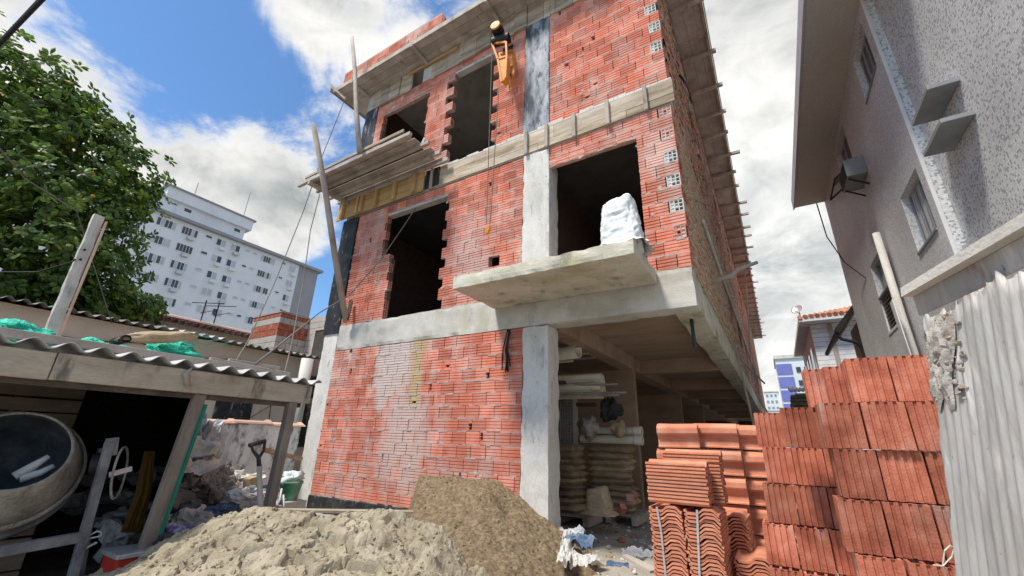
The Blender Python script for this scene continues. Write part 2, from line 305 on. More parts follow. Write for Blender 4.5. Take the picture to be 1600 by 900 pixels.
def cells(mb, o, u, v, n, W_, H_, nx, ny, wl=.011, dep=.06, m=0, mi=1, flush=None):   # pierced end of a hollow block; n points into it
    o, u, v, n = map(Vector, (o, u, v, n)); cw = (W_-wl*(nx+1))/nx; ch = (H_-wl*(ny+1))/ny
    def q(a, b, c, d, mm): mb.add([a, b, c, d], [(0, 1, 2, 3)], mm)
    P = lambda a, b, k=0: o+u*a+v*b+n*k
    for i in range(nx+1): a = i*(cw+wl); q(P(a, 0), P(a+wl, 0), P(a+wl, H_), P(a, H_), m)
    for j in range(ny+1):
        for i in range(nx): a = wl+i*(cw+wl); b = j*(ch+wl); q(P(a, b), P(a+cw, b), P(a+cw, b+wl), P(a, b+wl), m)
    for j in range(ny):
        for i in range(nx):
            a = wl+i*(cw+wl); b = wl+j*(ch+wl); k = dep if flush is None else flush(i, j)
            c = [(a, b), (a+cw, b), (a+cw, b+ch), (a, b+ch)]
            for e in range(4):
                f = c[(e+1) % 4]; q(P(*c[e]), P(*f), P(*f, k), P(*c[e], k), m)
            q(*[P(*t, k) for t in c], mi)
def hollow_front_mb(plug):
    mb = MB(); h = BH-.006; w = .165
    mb.add([(-w/2, 0, 0), (w/2, 0, 0), (w/2, 0, h), (-w/2, 0, h), (-w/2, .09, 0), (w/2, .09, 0), (w/2, .09, h), (-w/2, .09, h)], [(0, 4, 5, 1), (1, 5, 6, 2), (2, 6, 7, 3), (3, 7, 4, 0), (4, 7, 6, 5)])
    r = random.Random(plug)
    cells(mb, (-w/2, 0, 0), (1, 0, 0), (0, 0, 1), (0, 1, 0), w, h, 3, 3, .012, .06, 0 if plug < 9 else 1, 1, None if plug >= 9 else (lambda i, j: r.choice((.006, .012, .05))))
    return mb
def jamb_mb(side):
    mb = MB(); h = BH-.006; Lx = BL-.006; d = .10; x = side*Lx/2
    p = [(0, 0)]
    for k in (1, 2, 3): zc = h*k/4; p += [(0, zc-.007), (.012, zc), (0, zc+.007)]
    p += [(0, h), (d, h), (d, 0)]; n = len(p)
    P = [(-Lx/2, a, b) for a, b in p]+[(Lx/2, a, b) for a, b in p]
    mb.add(P, [(i, (i+1) % n, n+(i+1) % n, n+i) for i in range(n)]+[tuple(range(n-1, -1, -1)) if side > 0 else tuple(range(n, 2*n))])
    cells(mb, (x, 0, 0), (0, 1, 0), (0, 0, 1), (-side, 0, 0), d, h, 2, 3, .01, .07, 0, 1)
    return mb
BM = {'std': proto(brick_mb(), 'brick', M['brick']), **{'br%d' % k: proto(brick_mb(broken=k), 'brick_broken', M['brick']) for k in (1, 2, 3, 4, 5)},
      'hf0': proto(hollow_front_mb(0), 'brick_hollow', [M['brick'], M['whitemortar']], fix=False), 'hf1': proto(hollow_front_mb(3), 'brick_hollow', [M['whitemortar'], M['whitemortar']], fix=False),
      'hfo': proto(hollow_front_mb(9), 'brick_hollow', [M['brick'], M['brick']], fix=False),
      'jl': proto(jamb_mb(-1), 'brick_end', [M['brick'], M['core']], fix=False), 'jr': proto(jamb_mb(1), 'brick_end', [M['brick'], M['core']], fix=False)}
placed = []        # (size on view, variant, loc, scale x, scale z, wall)
def lay(wall, x0, x1, z0, z1, holes=(), jag=(), piers=(), nc=None, bed=None, y=FY, chip=.03):
    """running bond between x0 and x1; holes = (xa, xb, za, zb, left ragged, right ragged)"""
    n = nc or max(1, round((z1-z0)/.187)); ch = (z1-z0)/n
    for c in range(n):
        z = z0+c*ch; zm = z+ch/2; segs = [(x0, x1, 0, 0)]
        for (xa, xb, za, zb, jl, jr) in holes:
            if not za < zm < zb: continue
            xa += (c % 2)*jl*.11-jl*.055+(rnd.uniform(-.03, .03) if jl else 0); xb -= (c % 2)*jr*.11-jr*.055+(rnd.uniform(-.03, .03) if jr else 0)
            ns = []
            for s in segs:
                if xb <= s[0] or xa >= s[1]: ns.append(s); continue
                if xa > s[0]: ns.append((s[0], xa, s[2], 1))
                if xb < s[1]: ns.append((xb, s[1], 1, s[3]))
            segs = ns
        off = (c % 2)*BL/2+rnd.uniform(-.03, .03)
        for (a, b, jl, jr) in segs:
            cuts = [a]; k = math.ceil((a-off)/BL)
            while k*BL+off < b:
                v = k*BL+off
                if v-cuts[-1] > .07 and b-v > .07: cuts.append(v+rnd.uniform(-.006, .006))
                k += 1
            cuts.append(b)
            for i in range(len(cuts)-1):
                p, q = cuts[i], cuts[i+1]; xc = (p+q)/2; var = 'std'
                if jl and i == 0: var = 'jl'
                elif jr and i == len(cuts)-2: var = 'jr'
                elif rnd.random() < chip: var = 'br%d' % rnd.randint(1, 5)
                loc = Vector((xc, y+rnd.uniform(-.003, .004), z+.006+rnd.uniform(-.002, .002)))
                if any(pa < xc < pb and za < zm < zb and c % 2 == par for pa, pb, za, zb, par in piers) and q-p < .3 and i == len(cuts)-2:
                    loc.x = b-.085-rnd.choice((0, 0, .012, .03)); placed.append((loc, rnd.choice(('hf0', 'hf1', 'hf1')), 1, (ch-.012)/(BH-.006), wall))
                    if b-.17-p > .05: placed.append((Vector(((p+b-.17)/2, loc.y, loc.z)), 'std', (b-.175-p)/(BL-.006)*.97, (ch-.012)/(BH-.006), wall))
                    continue
                placed.append((loc, var, (q-p-rnd.choice((.006, .008, .012)))/(BL-.006), (ch-.012)/(BH-.006), wall))
            if bed is not None:
                x = a
                while x < b-.01:
                    w = min(rnd.uniform(.04, .16), b-x); t = rnd.uniform(.010, .024)
                    bed.box(x, x+w, y+rnd.uniform(-.005, .008), y+.05, z-.008+rnd.uniform(-.006, .003), z+t*.6)
                    if rnd.random() < .11: bed.lathe([(.001, -.006), (rnd.uniform(.012, .035), 0), (.001, .006)], (x, y+.002, z+rnd.uniform(-.02, .05)), (rnd.uniform(-.3, .3), 1, rnd.uniform(-.3, .3)), 7)
                    x += w
def core(x0, x1, z0, z1, holes, y0=FY+.05, y1=FY+.135):
    mb = MB(); xs = sorted({x0, x1}|{min(max(v, x0), x1) for h in holes for v in h[:2]}); zs = sorted({z0, z1}|{min(max(v, z0), z1) for h in holes for v in h[2:4]})
    for i in range(len(xs)-1):
        for j in range(len(zs)-1):
            xm, zm = (xs[i]+xs[i+1])/2, (zs[j]+zs[j+1])/2
            if any(h[0] < xm < h[1] and h[2] < zm < h[3] for h in holes): continue
            mb.box(xs[i]+.0002, xs[i+1]-.0002, y0, y1, zs[j]+.0002, zs[j+1]-.0002)
    return part('brick_wall', mb, M['core'])
def grow(holes, e=.05): return [(a-(e if jl > .5 else .012), b+(e if jr > .5 else .012), c, d, jl, jr) for a, b, c, d, jl, jr in holes]
bed = MB()
# ground floor
w0 = core(-6.88, -2.81, .06, 2.675, [])
lay(w0, -6.88, -2.815, .26, 2.672, chip=.05, nc=14, bed=bed)
part('plinth', MB().box(-6.88, -2.815, FY-.03, FY+.05, -.1, .25), M['tarheavy'], bevel=.01)
# first floor
h1 = [(-5.98, -4.42, 4.36, 5.3, .15, .7), (-5.72, -4.42, 3.16, 4.36, .15, .8), (-3.46, -3.26, 3.66, 3.98, 0, 0)]
w1 = core(-6.85, -2.86, 3.16, 5.54, grow(h1, .09))
lay(w1, -6.85, -2.865, 3.16, 5.54, h1, nc=13, bed=bed, chip=.05)
h2 = [(-2.4, -1.06, 3.16, 5.24, 0, 0)]
w2 = core(-2.4, BX1-.01, 3.16, 5.56, h2)
lay(w2, -2.4, BX1-.002, 3.16, 5.56, h2, piers=[(-1.0, BX1, 3.3, 5.5, 0)], nc=13, bed=bed, chip=0)
# second floor
h3 = [(-6.62, -5.22, 5.98, 8.19, .1, .15), (-4.62, -3.5, 5.98, 8.24, 1.5, 1.0)]
w3 = core(-6.85, -2.87, 5.98, 8.5, grow(h3, .09))
lay(w3, -6.85, -2.875, 5.98, 8.5, h3, nc=13, bed=bed, chip=.06)
w4 = core(-2.39, BX1-.01, 5.98, 8.5, [])
lay(w4, -2.39, BX1-.002, 5.98, 8.72, piers=[(-1.2, BX1, 6.1, 8.4, 1)], nc=14, bed=bed, chip=.07)
part('mortar_bed', bed, M['mortar'], kind='stuff')
# parapet on the slab edge
pw = part('parapet', MB().box(-7.66, -4.62, 4.41, 4.5, 9.1, 9.47), M['core'])
lay(pw, -7.68, -4.6, 9.1, 9.47, nc=2, y=4.36, chip=0)
pm = MB().box(-7.67, -4.62, 4.365, 4.5, 9.472, 9.50)
part('parapet_cap', pm, M['mortar'])
# the 300 that show largest stay single, the rest are joined
def shows(b):
    a = seen(b[0]); c = seen(b[0]+Vector((.2*b[2], 0, 0))); d = seen(b[0]+Vector((0, 0, .17))); ar = abs((c[0]-a[0])*(d[1]-a[1])-(c[1]-a[1])*(d[0]-a[0]))
    if not (-20 < a[0] < 1620 and -30 < a[1] < 930): ar = 0
    return ar*(.3 if a[1] > 770 and a[0] > 640 else 1)
placed.sort(key=shows, reverse=True)
rest = MB(); rest.mm = []
for i, (loc, var, sx, sz, wall) in enumerate(placed):
    rot = (0, 0, rnd.uniform(-.012, .012))
    if i < 300: inst('brick', BM[var], loc, wall, rot, (sx, 1, sz))
    elif loc.y < 50:
        me = BM[var]; mt = Matrix.LocRotScale(loc, Matrix.Rotation(rot[2], 3, 'Z').to_quaternion(), Vector((sx, 1, sz)))
        cm = {'br1': (0, 0), 'br2': (0, 0), 'br3': (0, 0), 'br4': (0, 0), 'br5': (0, 0), 'std': (0, 0), 'jl': (0, 2), 'jr': (0, 2), 'hf0': (0, 1), 'hf1': (1, 1), 'hfo': (0, 0)}[var]; rv = rnd.random(); base = len(rest.v)
        rest.v += [mt @ v.co for v in me.vertices]
        for p in me.polygons: rest.f.append([base+k for k in p.vertices]); rest.m.append(cm[p.material_index]); rest.c.append(rv)
part('brick', rest, [M['brick'], M['whitemortar'], M['core']], kind='stuff', fix=False)
# ---- formwork of the middle beam
def board_run(x0, x1, z0, z1, y, rows, m, step=1.25, th=.022):
    for (a, b) in rows:
        x = x0
        while x < x1-.02:
            w = min(step*rnd.uniform(.8, 1.15), x1-x)
            if x1-x-w < .3: w = x1-x
            part('formwork_board', MB().box(x+.002, x+w-.002, y-th+rnd.uniform(-.004, .004), y, z0+(z1-z0)*a+.002, z0+(z1-z0)*b-.002), m, bevel=.003); x += w
board_run(-4.93, -.5, 5.57, 5.95, FY-.005, ((0, .34), (.34, 1)), M['wood'])
for x in (-4.86, -2.82, -2.45, -1.98, -1.45, -.9): part('batten', MB().box(x, x+.055, FY-.075, FY-.034, 5.545, 5.985), M['woodgrey'], bevel=.004)
board_run(-7.52, -5.0, 5.55, 5.97, FY-.06, ((0, .32), (.32, .68), (.68, 1)), M['woodnew'], 2.6)
for x in (-7.34, -6.86, -6.74, -6.30, -5.78, -5.25): part('batten', MB().box(x, x+.07, FY-.15, FY-.09, 5.55, 5.97), M['woodnew'], bevel=.004)
part('formwork_board', MB().box(-5.0, -4.66, FY-.045, FY-.03, 5.60, 5.99), M['tarheavy'], bevel=.003)
part('beam', MB().box(BX0+.03, BX1, FY+.0, FY+.3, 5.56, 5.975), M['conc'])
# spilled concrete lip along the top of that form
lip = MB(); x = -4.9
while x < -.6:
    w = rnd.uniform(.08, .3); lip.box(x, x+w, FY-.02, FY+.04, 5.955, 5.985+rnd.uniform(0, .05)); x += w
part('concrete_lip', lip, M['concpale'], bevel=.01)
# ---- formwork of the roof edge: upright boards, ledger, soffit planks, joists
x = -7.05
while x < -.6:
    w = rnd.choice((.1, .13, .28, .34)); w = min(w, -.55-x)
    if w < .04: break
    if not (-6.05 < x < -5.5): part('formwork_board', MB().box(x+.003, x+w-.003, FY-.03-rnd.choice((0, .0, .03)), FY-.002, 8.44+rnd.uniform(-.02, .02), 9.0), M['wood'], bevel=.003)
    x += w
part('batten', MB().box(-5.83, -5.79, FY-.02, FY+.0, 8.5, 9.0), M['woodgrey'])
part('formwork_board', MB().box(-5.9, -4.5, FY-.06, FY-.034, 8.88, 8.96), M['woodnew'])
part('beam', MB().box(BX0+.03, -6.06, FY+.0, FY+.3, 8.505, 9.015), M['conc']); part('beam', MB().box(-5.48, BX1, FY+.0, FY+.3, 8.505, 9.015), M['conc'])
y = 4.345; k = 0
for (ya, yb) in ((4.345, 4.50), (4.505, 4.68), (4.685, 4.815)):
    x = -7.95
    while x < .0:
        w = min(rnd.uniform(1.6, 2.6), .01-x); part('soffit_board', MB().box(x+.003, x+w-.003, ya, yb, 8.998-rnd.uniform(0, .004), 9.018), M['woodgrey'], bevel=.003); x += w
part('edge_board', MB().box(-8.0, .06, 4.318, 4.338, 8.985, 9.105), M['woodgrey'], bevel=.004)
part('edge_board', MB().box(.035, .055, 4.34, BYB+.3, 8.985, 9.105), M['woodgrey'], bevel=.004)
part('edge_board', MB().box(-7.995, -7.975, 4.25, 7.0, 8.985, 9.105), M['woodgrey'], bevel=.004)
for x in (-7.25, -5.35, -3.45, -1.55): part('joist', MB().bar((x, 4.30, 8.96), (x, FY-.06, 8.96-.03), .06, .07), M['woodgrey'], bevel=.004)
for (ya, w) in ((4.7, .29), ):
    pass
x = -.545
for (xa, xb) in ((-.54, -.33), (-.325, -.14), (-.135, .03)):
    y = 4.83
    while y < BYB:
        w = min(rnd.uniform(1.8, 2.6), BYB+.25-y); part('soffit_board', MB().box(xa, xb, y+.003, y+w-.003, 8.998-rnd.uniform(0, .004), 9.018), M['woodgrey']); y += w
for y in [6.3, 7.55, 8.6, 9.55, 10.4, 11.35, 12.3, 13.2, 14.3, 15.2, 16.3, 17.1, 18.2, 18.9]+[19.8+.95*k for k in range(17)]:
    part('joist', MB().bar((-.53, y, 8.955), (.09+rnd.choice((0, .03, .05, .2 if y > 11 else .06)), y+rnd.uniform(-.05, .05), 8.95+rnd.uniform(-.03, .03)), .07, .08), M['woodgrey'], bevel=.004)
part('ledger', MB().box(-.02, .03, 5.6, BYB, 8.955, 8.99), M['wood'])
# ---- side wall: rough courses with squeezed mortar (seen end-on)
sw = MB(); r = random.Random(3)
SH = [(20, 21.5, 3.9, 5.1), (24, 25.5, 3.9, 5.1), (20, 21.5, 6.9, 8.1), (10.5, 11.8, 3.95, 5.1), (13.1, 14.6, 3.9, 4.9), (16, 17.2, 3.9, 4.9), (7.6, 8.6, 6.9, 8.1), (11.5, 12.6, 6.9, 8.1), (15, 16, 6.9, 8.1)]
c = 0; z = 3.16          # beyond 16 m the courses are plainer
while z < 8.98:
    y = FY+.1+(c % 2)*.12; h = .187
    while y < BYB:
        L_ = min(.24, BYB-y)
        if not any(a < y+.12 < b and d < z+.09 < e for a, b, d, e in SH):
            low = z < 5.5; rr = r.random()
            if y > 16: sw.box(BX1-.1, BX1+r.uniform(-.006, .004), y+.004, y+L_-.005, z+.006, z+h-.006, 0, rr)
            else: sw.box(BX1-.1, BX1+r.uniform(-.006, .004), y+.004, y+L_-.005, z+.006, z+.062, 0, rr); sw.box(BX1-.1, BX1+r.uniform(-.006, .004), y+.004, y+L_-.005, z+.068, z+.12, 0, rr); sw.box(BX1-.1, BX1+r.uniform(-.006, .004), y+.004, y+L_-.005, z+.126, z+h-.006, 0, rr)
            for q in range((7 if low else 3) if y < 16 else 2):
                a = y+r.uniform(0, .18); zz = z+r.choice((0, 0, .06, .12))+r.uniform(-.02, .02) if low else z+r.choice((0, 0, 0, .09))
                sw.box(BX1-.02, BX1+r.uniform(.004, .02 if low else .014), a, a+r.uniform(.05, .22), zz-.012, zz+r.uniform(.004, .03 if low else .014), 1)
        y += .24
    z += h; c += 1
part('side_masonry', sw, [M['brick'], mat('squeezed mortar', [(.4, .3, .2), (.56, .45, .33), (.66, .57, .46)], 5, .95, .6, 60)], kind='stuff')
sc_ = MB()
ys = [FY+.14, 7.6, 8.6, 10.5, 11.5, 11.8, 12.6, 13.1, 14.6, 15, 16, 17.2, 20, 21.5, 24, 25.5, BYB]; zs = [3.16, 3.9, 3.95, 4.9, 5.1, 6.9, 8.1, 9.0]
for i in range(len(ys)-1):
    for j in range(len(zs)-1):
        ym, zm = (ys[i]+ys[i+1])/2, (zs[j]+zs[j+1])/2
        if not any(a < ym < b and d < zm < e for a, b, d, e in SH): sc_.box(BX1-.13, BX1-.03, ys[i], ys[i+1], zs[j], zs[j+1])
part('side_wall', sc_, M['mortar'])
# ---- garage: downstand beams, fins, far wall
part('ceiling_beam', MB().box(-2.72, -2.42, FY+.33, BYB-.2, 2.675, 2.949), M['soffit'], bevel=.01)
for y in (9.4, 12.7, 15.3, 17.6, 20.5, 23.5, 26.5): part('ceiling_beam', MB().box(-2.419, BX1-.301, y, y+.22, 2.66, 2.949), M['soffit'], bevel=.01)
for (xa, y, xb) in ((-4.6, 8.85, -2.43), (-4.6, 13.9, -2.43), (-4.6, 18.4, -2.43)): part('partition_wall', MB().box(xa, xb, y, y+.15, 0, 2.674), M['plaster'] if 'plaster' in M else M['soffit'])
part('partition_wall', MB().box(-4.75, -4.6, FY+.3, BYB-.2, 0, 2.94), M['soffit'])
part('partition_wall', MB().box(-4.6, BX1, BYB-.4, BYB-.25, 0, 2.94), M['concshade'])
# ================================================================== ground
M['dirt'] = mat('site dirt', [(.24, .22, .18), (.38, .35, .3), (.46, .43, .38)], 2.5, .95, .9, 35, stains=(((.09, .08, .07), 1.6, (1, 1, 1), .55, .7, .7), ((.42, .41, .39), 7, (1, 1, 1), .62, .72, .6)))
g = MB(); n = 110; gx0, gx1, gy0, gy1 = -8, 2.4, -2, 40
for j in range(n+1):
    for i in range(n+1):
        x = gx0+(gx1-gx0)*i/n; y = gy0+(gy1-gy0)*(j/n)**2; g.v.append(Vector((x, y, .035*nz((x, y, 0), 1.1)+.02*nz((x, y, 3), 5))))
for j in range(n):
    for i in range(n): a = j*(n+1)+i; g.f.append([a, a+1, a+n+2, a+n+1]); g.m.append(0); g.c.append(0)
gr = g.build('ground', M['dirt'], smooth=True, kind='structure')
fg = MB().add([(-2000, -2000, -.12), (2000, -2000, -.12), (2000, 2000, -.12), (-2000, 2000, -.12)], [(0, 1, 2, 3)])
fg.build('terrain', mat('far ground', [(.2, .19, .17), (.28, .27, .24)], .1, .95, 0), kind='structure')
# ================================================================== mosaic-clad building on the right
def mosaic(name, c_lo, c_mid, c_hi, dark, share, sc):
    m = mat(name, [c_lo, c_hi], 1, .55, 0); t = m.node_tree; NN = t.nodes; L = t.links.new
    pos = NN.new('ShaderNodeNewGeometry').outputs['Position']
    s = NN.new('ShaderNodeVectorMath'); s.operation = 'SCALE'; L(pos, s.inputs[0]); s.inputs['Scale'].default_value = 1/sc
    ad = NN.new('ShaderNodeVectorMath'); ad.operation = 'ADD'; L(s.outputs[0], ad.inputs[0]); ad.inputs[1].default_value = (.37, .37, .37)
    fl = NN.new('ShaderNodeVectorMath'); fl.operation = 'FLOOR'; L(ad.outputs[0], fl.inputs[0])
    wn = NN.new('ShaderNodeTexWhiteNoise'); L(fl.outputs[0], wn.inputs['Vector'])
    rp = NN.new('ShaderNodeValToRGB'); rp.color_ramp.interpolation = 'CONSTANT'
    e = rp.color_ramp.elements; e[0].position = 0; e[0].color = (*dark, 1); e[1].position = share; e[1].color = (*c_lo, 1)
    for p, c in ((share+(1-share)*.33, c_mid), (share+(1-share)*.66, c_hi)): q = e.new(p); q.color = (*c, 1)
    L(wn.outputs['Value'], rp.inputs[0])
    fr = NN.new('ShaderNodeVectorMath'); fr.operation = 'FRACTION'; L(ad.outputs[0], fr.inputs[0])   # grout
    sp = NN.new('ShaderNodeSeparateXYZ'); L(fr.outputs[0], sp.inputs[0])
    def lt(o):
        q = NN.new('ShaderNodeMath'); q.operation = 'LESS_THAN'; L(o, q.inputs[0]); q.inputs[1].default_value = .14; return q.outputs[0]
    mxx = NN.new('ShaderNodeMath'); mxx.operation = 'MAXIMUM'; L(lt(sp.outputs['Y']), mxx.inputs[0]); L(lt(sp.outputs['Z']), mxx.inputs[1])
    mi = NN.new('ShaderNodeMix'); mi.data_type = 'RGBA'; L(mxx.outputs[0], mi.inputs['Factor']); L(rp.outputs[0], mi.inputs['A']); mi.inputs['B'].default_value = (.45, .45, .44, 1)
    n = NN.new('ShaderNodeTexNoise'); L(pos, n.inputs['Vector']); n.inputs['Scale'].default_value = .9; n.inputs['Detail'].default_value = 5
    mr = NN.new('ShaderNodeMapRange'); L(n.outputs['Fac'], mr.inputs[0]); mr.inputs[1].default_value = .3; mr.inputs[2].default_value = .7; mr.inputs[3].default_value = .86; mr.inputs[4].default_value = 1.08
    hs = NN.new('ShaderNodeVectorMath'); hs.operation = 'SCALE'; L(mi.outputs['Result'], hs.inputs[0]); L(mr.outputs[0], hs.inputs['Scale'])
    b = NN[m['_bsdf']]; L(hs.outputs[0], b.inputs['Base Color']); return m
M['mosaic'] = mosaic('grey glass mosaic', (.62, .63, .64), (.68, .69, .7), (.76, .77, .77), (.36, .37, .40), .2, .024)
M['mosaicfine'] = mosaic('fine speckled mosaic', (.68, .71, .73), (.74, .77, .79), (.78, .81, .83), (.53, .55, .57), .3, .02)
M['plaster'] = mat('dirty plaster', [(.34, .29, .25), (.45, .4, .35)], 2, .9, .3, 30)
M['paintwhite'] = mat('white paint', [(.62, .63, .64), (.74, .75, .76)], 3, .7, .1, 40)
M['alu'] = mat('aluminium', [(.42, .43, .44), (.55, .56, .57)], 4, .4, .05, 40, metal=.5)
M['glassdark'] = mat('dark glass', [(.02, .025, .03), (.045, .055, .065)], 2, .08, 0, spec=.6)
M['glasspaintlit'] = mat('glass with painted reflection', [(.16, .18, .19), (.3, .33, .34)], 1.2, .1, 0, spec=.6)  # a bright reflection put into the glass colour
M['conccanopy'] = mat('grey canopy concrete', [(.2, .21, .22), (.3, .31, .32)], 4, .9, .4, 50)
ap = thing('tiled_apartment_building', (2.2, 7, 0), 'grey mosaic tiled apartment building with slit windows rising on the right', 'building')
WX = 2.1
holes = [(6.74, 7.62, 6.62, 7.52), (9.3, 10.5, 6.62, 7.52), (6.7, 7.58, 3.86, 4.76), (9.36, 10.36, 3.34, 4.7)]
mb = MB(); ys = sorted({6.5, 13.1}|{v for h in holes for v in h[:2]}); zs = sorted({0., 7.75}|{v for h in holes for v in h[2:]})
for i in range(len(ys)-1):
    for j in range(len(zs)-1):
        ym, zm = (ys[i]+ys[i+1])/2, (zs[j]+zs[j+1])/2
        if not any(a < ym < b and c < zm < d for a, b, c, d in holes): mb.box(WX, WX+.2, ys[i], ys[i+1], zs[j], zs[j+1])
mb.build('wall', M['mosaicfine'], ap)
MB().box(WX+.201, WX+8, 6.52, 13.09, 0, 7.74).build('inner_wall', M['concshade'], ap)
MB().box(WX-.012, WX+.03, 6.47, 6.499, 0, 12.5).build('corner_trim', M['paintwhite'], ap)
MB().box(WX+.031, WX+.13, 6.485, 6.55, 0, 12.5).build('pilaster', M['mosaic'], ap)
MB().box(2.22, 8, 1.35, 6.484, 0, 12.5).build('wall', M['mosaic'], ap)
ev = MB().box(1.40, WX+8, 4.8, 13.1, 7.72, 7.86); ev.box(1.38, 1.40, 4.78, 13.12, 7.69, 8.0)
ev.build('eave', mat('speckled render', [(.44, .41, .38), (.58, .55, .51)], 30, .9, .4, 50, stains=(((.5, .38, .3), 1.0, (1, 1, 1), .5, .72, .4),)), ap, bevel=.01)
MB().box(1.36, 1.379, 4.7, 13.14, 7.68, 8.02).build('fascia', mat('painted fascia', [(.42, .43, .46), (.54, .55, .58)], 4, .8, .2, 40), ap)
for zz in (4.9, 4.45): MB().box(1.96, 2.219, 5.28, 5.93, zz, zz+.055).build('canopy_slab', M['conccanopy'], ap, bevel=.006)
def win(h, n, lit, louvre=False):
    a, b, c, d = h
    f = MB(); f.box(WX+.09, WX+.13, a, b, c, c+.04); f.box(WX+.09, WX+.13, a, b, d-.04, d)
    for k in range(n+1): y = a+(b-a-.03)*k/n; f.box(WX+.088, WX+.132, y, y+.03, c+.041, d-.041)
    w = f.build('window', M['alu'], ap)
    for k in range(n):
        y0 = a+(b-a-.03)*k/n+.031; y1 = a+(b-a-.03)*(k+1)/n-.001
        MB().box(WX+.105, WX+.112, y0, y1, c+.042, d-.042).build('pane', M[(lit if isinstance(lit, str) else 'glasspaintlit') if (k % 2 if isinstance(lit, str) else lit(k)) else 'glassdark'], w)
    MB().box(WX-.02, WX+.089, a+.002, b-.002, c-.03, c+.0).build('sill', M['conccanopy'], w)
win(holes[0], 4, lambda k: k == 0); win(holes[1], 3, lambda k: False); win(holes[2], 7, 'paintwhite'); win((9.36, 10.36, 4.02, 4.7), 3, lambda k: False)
lv = MB()
for k in range(9): z = 3.36+k*.072; lv.add([(WX+.02, 9.37, z), (WX+.09, 9.37, z+.07), (WX+.09, 10.35, z+.07), (WX+.02, 10.35, z), (WX+.03, 9.37, z-.01), (WX+.1, 9.37, z+.06), (WX+.1, 10.35, z+.06), (WX+.03, 10.35, z-.01)], [(0, 1, 2, 3), (7, 6, 5, 4), (0, 4, 5, 1), (1, 5, 6, 2), (2, 6, 7, 3), (3, 7, 4, 0)])
lv.build('louvre', M['plaster'], ap)
MB().box(WX-.01, WX+.1, 9.3, 10.42, 3.28, 3.335).build('sill', M['paintwhite'], ap, bevel=.004)
# open sash of the upper window and the air conditioner box below it
sash = MB()
P = [Vector((WX, 9.42, 6.62)), Vector((WX-.34, 9.42, 6.34)), Vector((WX-.34, 10.3, 6.34)), Vector((WX, 10.3, 6.62))]
for a, b in zip(P, P[1:]+P[:1]): sash.bar(a, b, .025, .03)
so_ = sash.build('open_sash', M['black'], ap)
MB().add([P[0]+Vector((-.01, .01, 0)), P[1]+Vector((.01, .01, 0)), P[1].lerp(P[2], .4), P[0].lerp(P[3], .4)], [(0, 1, 2, 3)]).build('pane', M['glassdark'], so_)
ac = thing('air_conditioner', (1.95, 8.95, 5.9), 'dark box air conditioner fixed below the open window of the tiled building', 'air conditioner')
MB().box(1.80, 2.098, 8.62, 9.25, 5.9, 6.26).build('body', M['conccanopy'], ac, bevel=.012)
gl = MB(); [gl.box(1.785, 1.799, 8.65, 9.22, 5.93+k*.05, 5.95+k*.05) for k in range(6)]; gl.build('grille', M['black'], ac)
br = MB(); [br.bar((2.09, y, 5.7), (1.82, y, 5.89), .03, .02) for y in (8.7, 9.15)]; br.build('bracket', M['black'], ac)
# diagonal drain pipe and white board leaning at the wall
dp = MB().tube([(1.98, 8.75, 4.75), (1.98, 8.72, 3.2), (1.98, 8.6, 1.5), (1.98, 8.6, 0)], .055, 10).build('drain_pipe', M['concpale'], smooth=True); tag(dp, 'pale round drain pipe running down the tiled wall beside the louvred window', 'pipe')
wb = MB().bar((1.86, 8.5, 3.45), (1.86, 8.3, 1.2), .015, .17, up=(0, 1, 0)).build('white_board', M['paintwhite']); tag(wb, 'white board with a dark hole standing against the drain pipe', 'board')
# ================================================================== houses seen down the gap
M['claytile'] = mat('clay roof tile', [(.36, .14, .08), (.5, .22, .13), (.42, .26, .2)], 5, .9, .4, 40, rv=.2)
def tile_wall_mat():
    return mosaic('white square tile', (.72, .75, .78), (.76, .79, .82), (.79, .82, .84), (.66, .7, .74), .2, .18)
hs2 = thing('tiled_house', (3, 20, 0), 'white tiled house with hipped clay roof beyond the tiled apartment building', 'house')
tw = tile_wall_mat()
MB().box(1.72, 6, 20, 27, 0, 5.9).build('wall', tw, hs2)
MB().box(2.28, 2.42, 19.96, 19.999, 0, 5.88).build('pilaster', M['plaster'], hs2)
MB().box(1.35, 6.3, 19.4, 27.3, 5.9, 6.06).build('eave', M['paintwhite'], hs2)
for k in range(4): y = 20.6+k*1.5; w = MB().box(1.68, 1.719, y, y+1, 3.9, 5.2).build('window', M['paintwhite'], hs2); MB().box(1.66, 1.679, y+.08, y+.92, 4, 5.1).build('pane', M['glasspaintlit'], w)
rf = MB(); 
for k in range(26):                           # tile courses run up the hip
    x = 1.4+k*.19; z1 = 6.06+min((x-1.35)*.33, 1.6)
    rf.tube([(x, 19.36, 6.08), (x, 19.36+min((x-1.35)*.9, 3.9), z1)], .085, 6, c=rnd.random())
rf.add([(1.36, 19.4, 6.061), (6.3, 19.4, 6.061), (6.3, 23.3, 7.6), (5.4, 23.3, 7.6)], [(0, 1, 2, 3)]); rf.add([(1.36, 19.4, 6.061), (5.4, 23.3, 7.6), (1.36, 27.3, 6.061)], [(0, 1, 2)])
rf.build('roof', M['claytile'], hs2)
ds = thing('satellite_dish', (1.45, 19.6, 6.06), 'small grey satellite dish on the eave corner of the white tiled house', 'satellite dish')
MB().tube([(1.45, 19.6, 6.06), (1.45, 19.6, 6.3), (1.42, 19.55, 6.4)], .02, 6).build('mast', M['steel'], ds)
MB().lathe([(.001, 0), (.1, .012), (.19, .045), (.23, .075), (.19, .05), (.1, .02), (.001, .008)], (1.42, 19.5, 6.42), (-.45, -.75, .45), 20).build('dish', M['alu'], ds, smooth=True)
MB().tube([(1.42, 19.45, 6.25), (1.2, 19.2, 6.42)], .012, 5).build('arm', M['steel'], ds)
